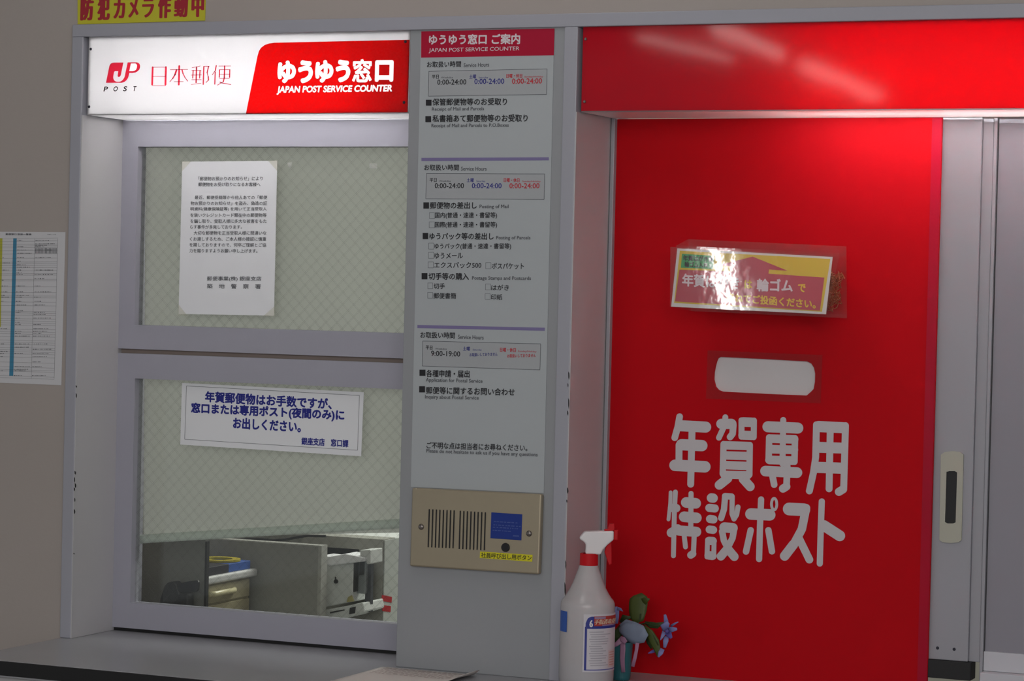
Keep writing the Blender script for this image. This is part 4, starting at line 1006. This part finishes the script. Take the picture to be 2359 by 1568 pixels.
b = MB(); b.box(xb1 + .0004, xb1 + .003, yMb + .004, yMb + .36, .74, o4[2].z - .002); b.build('side_panel', mat('machine_pale_side', '#b9bdb8', .5), mc)
b = MB(); b.prism([PM(*q) for q in ((800, 575), (930, 590), (1130, 552), (1400, 605), (1390, 655), (920, 715), (800, 665))], (0, .06, 0)); b.build('paper_tray', mat('tray_white', '#e4e5e8', .5), mc, bevel=.003)
b = MB(); b.prism([PM(*q, .012) for q in ((800, 680), (1245, 675), (1235, 1195), (830, 1275), (800, 1275))], (0, .1, 0)); fd = b.build('front_door', GM2, mc, bevel=.003)
pk = PM(1015, 920, .010); b = MB(); b.cyl(pk, pk + Vector((0, -.004, 0)), .0045, n=16); b.box(pk.x - .001, pk.x + .001, pk.y - .006, pk.y - .003, pk.z, pk.z + .01); b.build('door_lock', DK, fd)
b = MB(); b.prism([PM(*q, .014) for q in ((1250, 675), (1272, 672), (1262, 1060), (1240, 1065))], (0, .02, 0)); b.build('side_gap', DK, mc)
b = MB(); b.prism([PM(*q, .03) for q in ((1275, 660), (1415, 640), (1400, 1090), (1265, 1080))], (0, .012, 0)); sd = b.build('side_cover', mat('machine_blue_grey', '#858b8c', .45), mc, bevel=.002)
b = MB(); b.prism([PM(*q, .026) for q in ((1325, 670), (1385, 660), (1375, 830), (1320, 840))], (0, .003, 0)); b.build('side_window', DK, sd)
b = MB(); b.prism([PM(*q, .04) for q in ((1420, 695), (1480, 690), (1470, 1330), (1390, 1330))], (0, .012, 0)); b.build('dark_post', mat('machine_post', '#4a4d52', .5), mc)
b = MB(); b.prism([PM(*q, .01) for q in ((1330, 505), (1470, 500), (1470, 690), (1420, 690), (1400, 600), (1330, 585))], (0, .06, 0)); b.build('control_block', GM2, mc, bevel=.002)
b = MB(); b.prism([PM(*q, .006) for q in ((820, 1310), (1370, 1205), (1390, 1330), (1120, 1420), (820, 1420))], (0, .1, 0)); tr_ = b.build('lower_tray', GM2, mc, bevel=.003)
b = MB(); b.prism([PM(*q, .004) for q in ((930, 1330), (1120, 1295), (1120, 1310), (930, 1350))], (0, .002, 0)); b.prism([PM(*q, .004) for q in ((1195, 1275), (1270, 1260), (1260, 1345), (1185, 1360))], (0, .002, 0)); b.build('tray_recess', DK, tr_)
b = MB(); b.prism([PM(*q, .004) for q in ((1170, 1130), (1210, 1110), (1240, 1190), (1150, 1200))], (0, .006, 0)); b.build('yellow_latch', mat('pale_yellow_plastic', '#a8a06a', .5), mc)
b = MB(); b.box(mx0 - .1, mx1 + .25, yM - .01, yMb + .37, .70, .739); b.build('machine_table', GM2, mc)
for dx in (0, .3):
    b = MB(); b.box(mx0 + dx, mx0 + dx + .03, yM + .3, yM + .33, 0, .70); b.build('table_leg', GM, mc)
# black cable over the screen
b = MB(); b.tube([at(*zo(x_, y_), .79) for x_, y_ in ((1020, 297), (1120, 290), (1220, 292), (1310, 300), (1400, 294), (1480, 278), (1560, 266), (1690, 270))], .0028, 8)
tag(b.build('cable', BLACK), 'black cable sagging above the light grey screen', 'cable')
# pale cabinet at the back right with stickers
yW = 1.42
wc = thing('steel_cabinet', (X(900, 1400, yW) + .1, yW + .2, 0), 'pale steel cabinet at the right behind the machine', 'cabinet')
wx0 = X(*z8(560, 600), yW); 
b = MB(); b.box(wx0 - .25, wx0 + 1.0, yW, yW + .4, 0, Z(800, 1150, yW)); b.build('cabinet_body', mat('pale_steel', '#aab0aa', .5, var=.04), wc, bevel=.003)
b = MB(); xd = X(*z8(1640, 700), yW); b.box(wx0 - .24, xd, yW - .006, yW - .0005, .05, Z(*z8(1640, 350), yW)); b.build('cabinet_door', mat('pale_steel_door', '#9a9d97', .5), wc, bevel=.001)
RS = mat('red_sticker', '#b01c26', .5)
for q, lab in ((((1622, 1102), (1757, 1128), (1752, 1205), (1618, 1182)), 'upper red sticker on the pale side of the office machine'), (((1632, 1238), (1742, 1250), (1738, 1330), (1628, 1318)), 'lower red sticker on the pale side of the office machine')):
    b = MB(); b.prism([atx(*z8(*p), xb1 + .0032) for p in q], (.0006, 0, 0)); tag(b.build('sticker', RS), lab, 'sticker')

# ================================================================== CEILING LAMPS OF THE HALL (their reflections lie on the red sign and the card)
HL = glow('hall_tube', (1, .98, .96), 14.0); HL2 = glow('hall_tube_near', (1, .98, .96), 26.0)
def hall_lamp(pa, pbb, label, w=.06, m=HL, rad=.028):
    d = (pbb - pa); d.z = 0; d.normalize(); s = Vector((-d.y, d.x, 0)); c = (pa + pbb) / 2
    r = thing('ceiling_lamp', (c.x, c.y, pa.z), label, 'lamp')
    b = MB(); b.prism([pa + s * w + Vector((0, 0, .02)), pbb + s * w + Vector((0, 0, .02)), pbb - s * w + Vector((0, 0, .02)), pa - s * w + Vector((0, 0, .02))], (0, 0, 3.0 - pa.z - .02)); b.build('lamp_housing', WBOX, r)
    b = MB(); b.cyl(pa, pbb, rad, n=16); b.build('fluorescent_tube', m, r)
def mirror_hit(px, py, pf_y, z):
    p = at(px, py, pf_y); d = ray(px, py); d = Vector((d.x, -d.y, d.z)); return p + d * ((z - p.z) / d.z)
for (a, c, lab) in (((1650, 66), (1800, 128), 'ceiling lamp of the hall, the middle of three in a row'), ((1470, 84), (1680, 138), 'ceiling lamp of the hall, the left of three in a row'), ((1855, 152), (2020, 222), 'ceiling lamp of the hall, the right of three in a row')):
    hall_lamp(mirror_hit(*a, .004, 2.8), mirror_hit(*c, .004, 2.8), lab, rad=.013 if 'the left' in lab else .03)
pg = PC((1668, 660)); dg_ = ray(1668, 660).normalized(); rf = dg_ - nC * (2 * dg_.dot(nC)); hit = pg + rf * ((2.8 - pg.z) / rf.z)
hall_lamp(hit + Vector((0, -.5, 0)), hit + Vector((0, .5, 0)), 'ceiling lamp of the hall close to the counter', m=HL2, rad=.015)
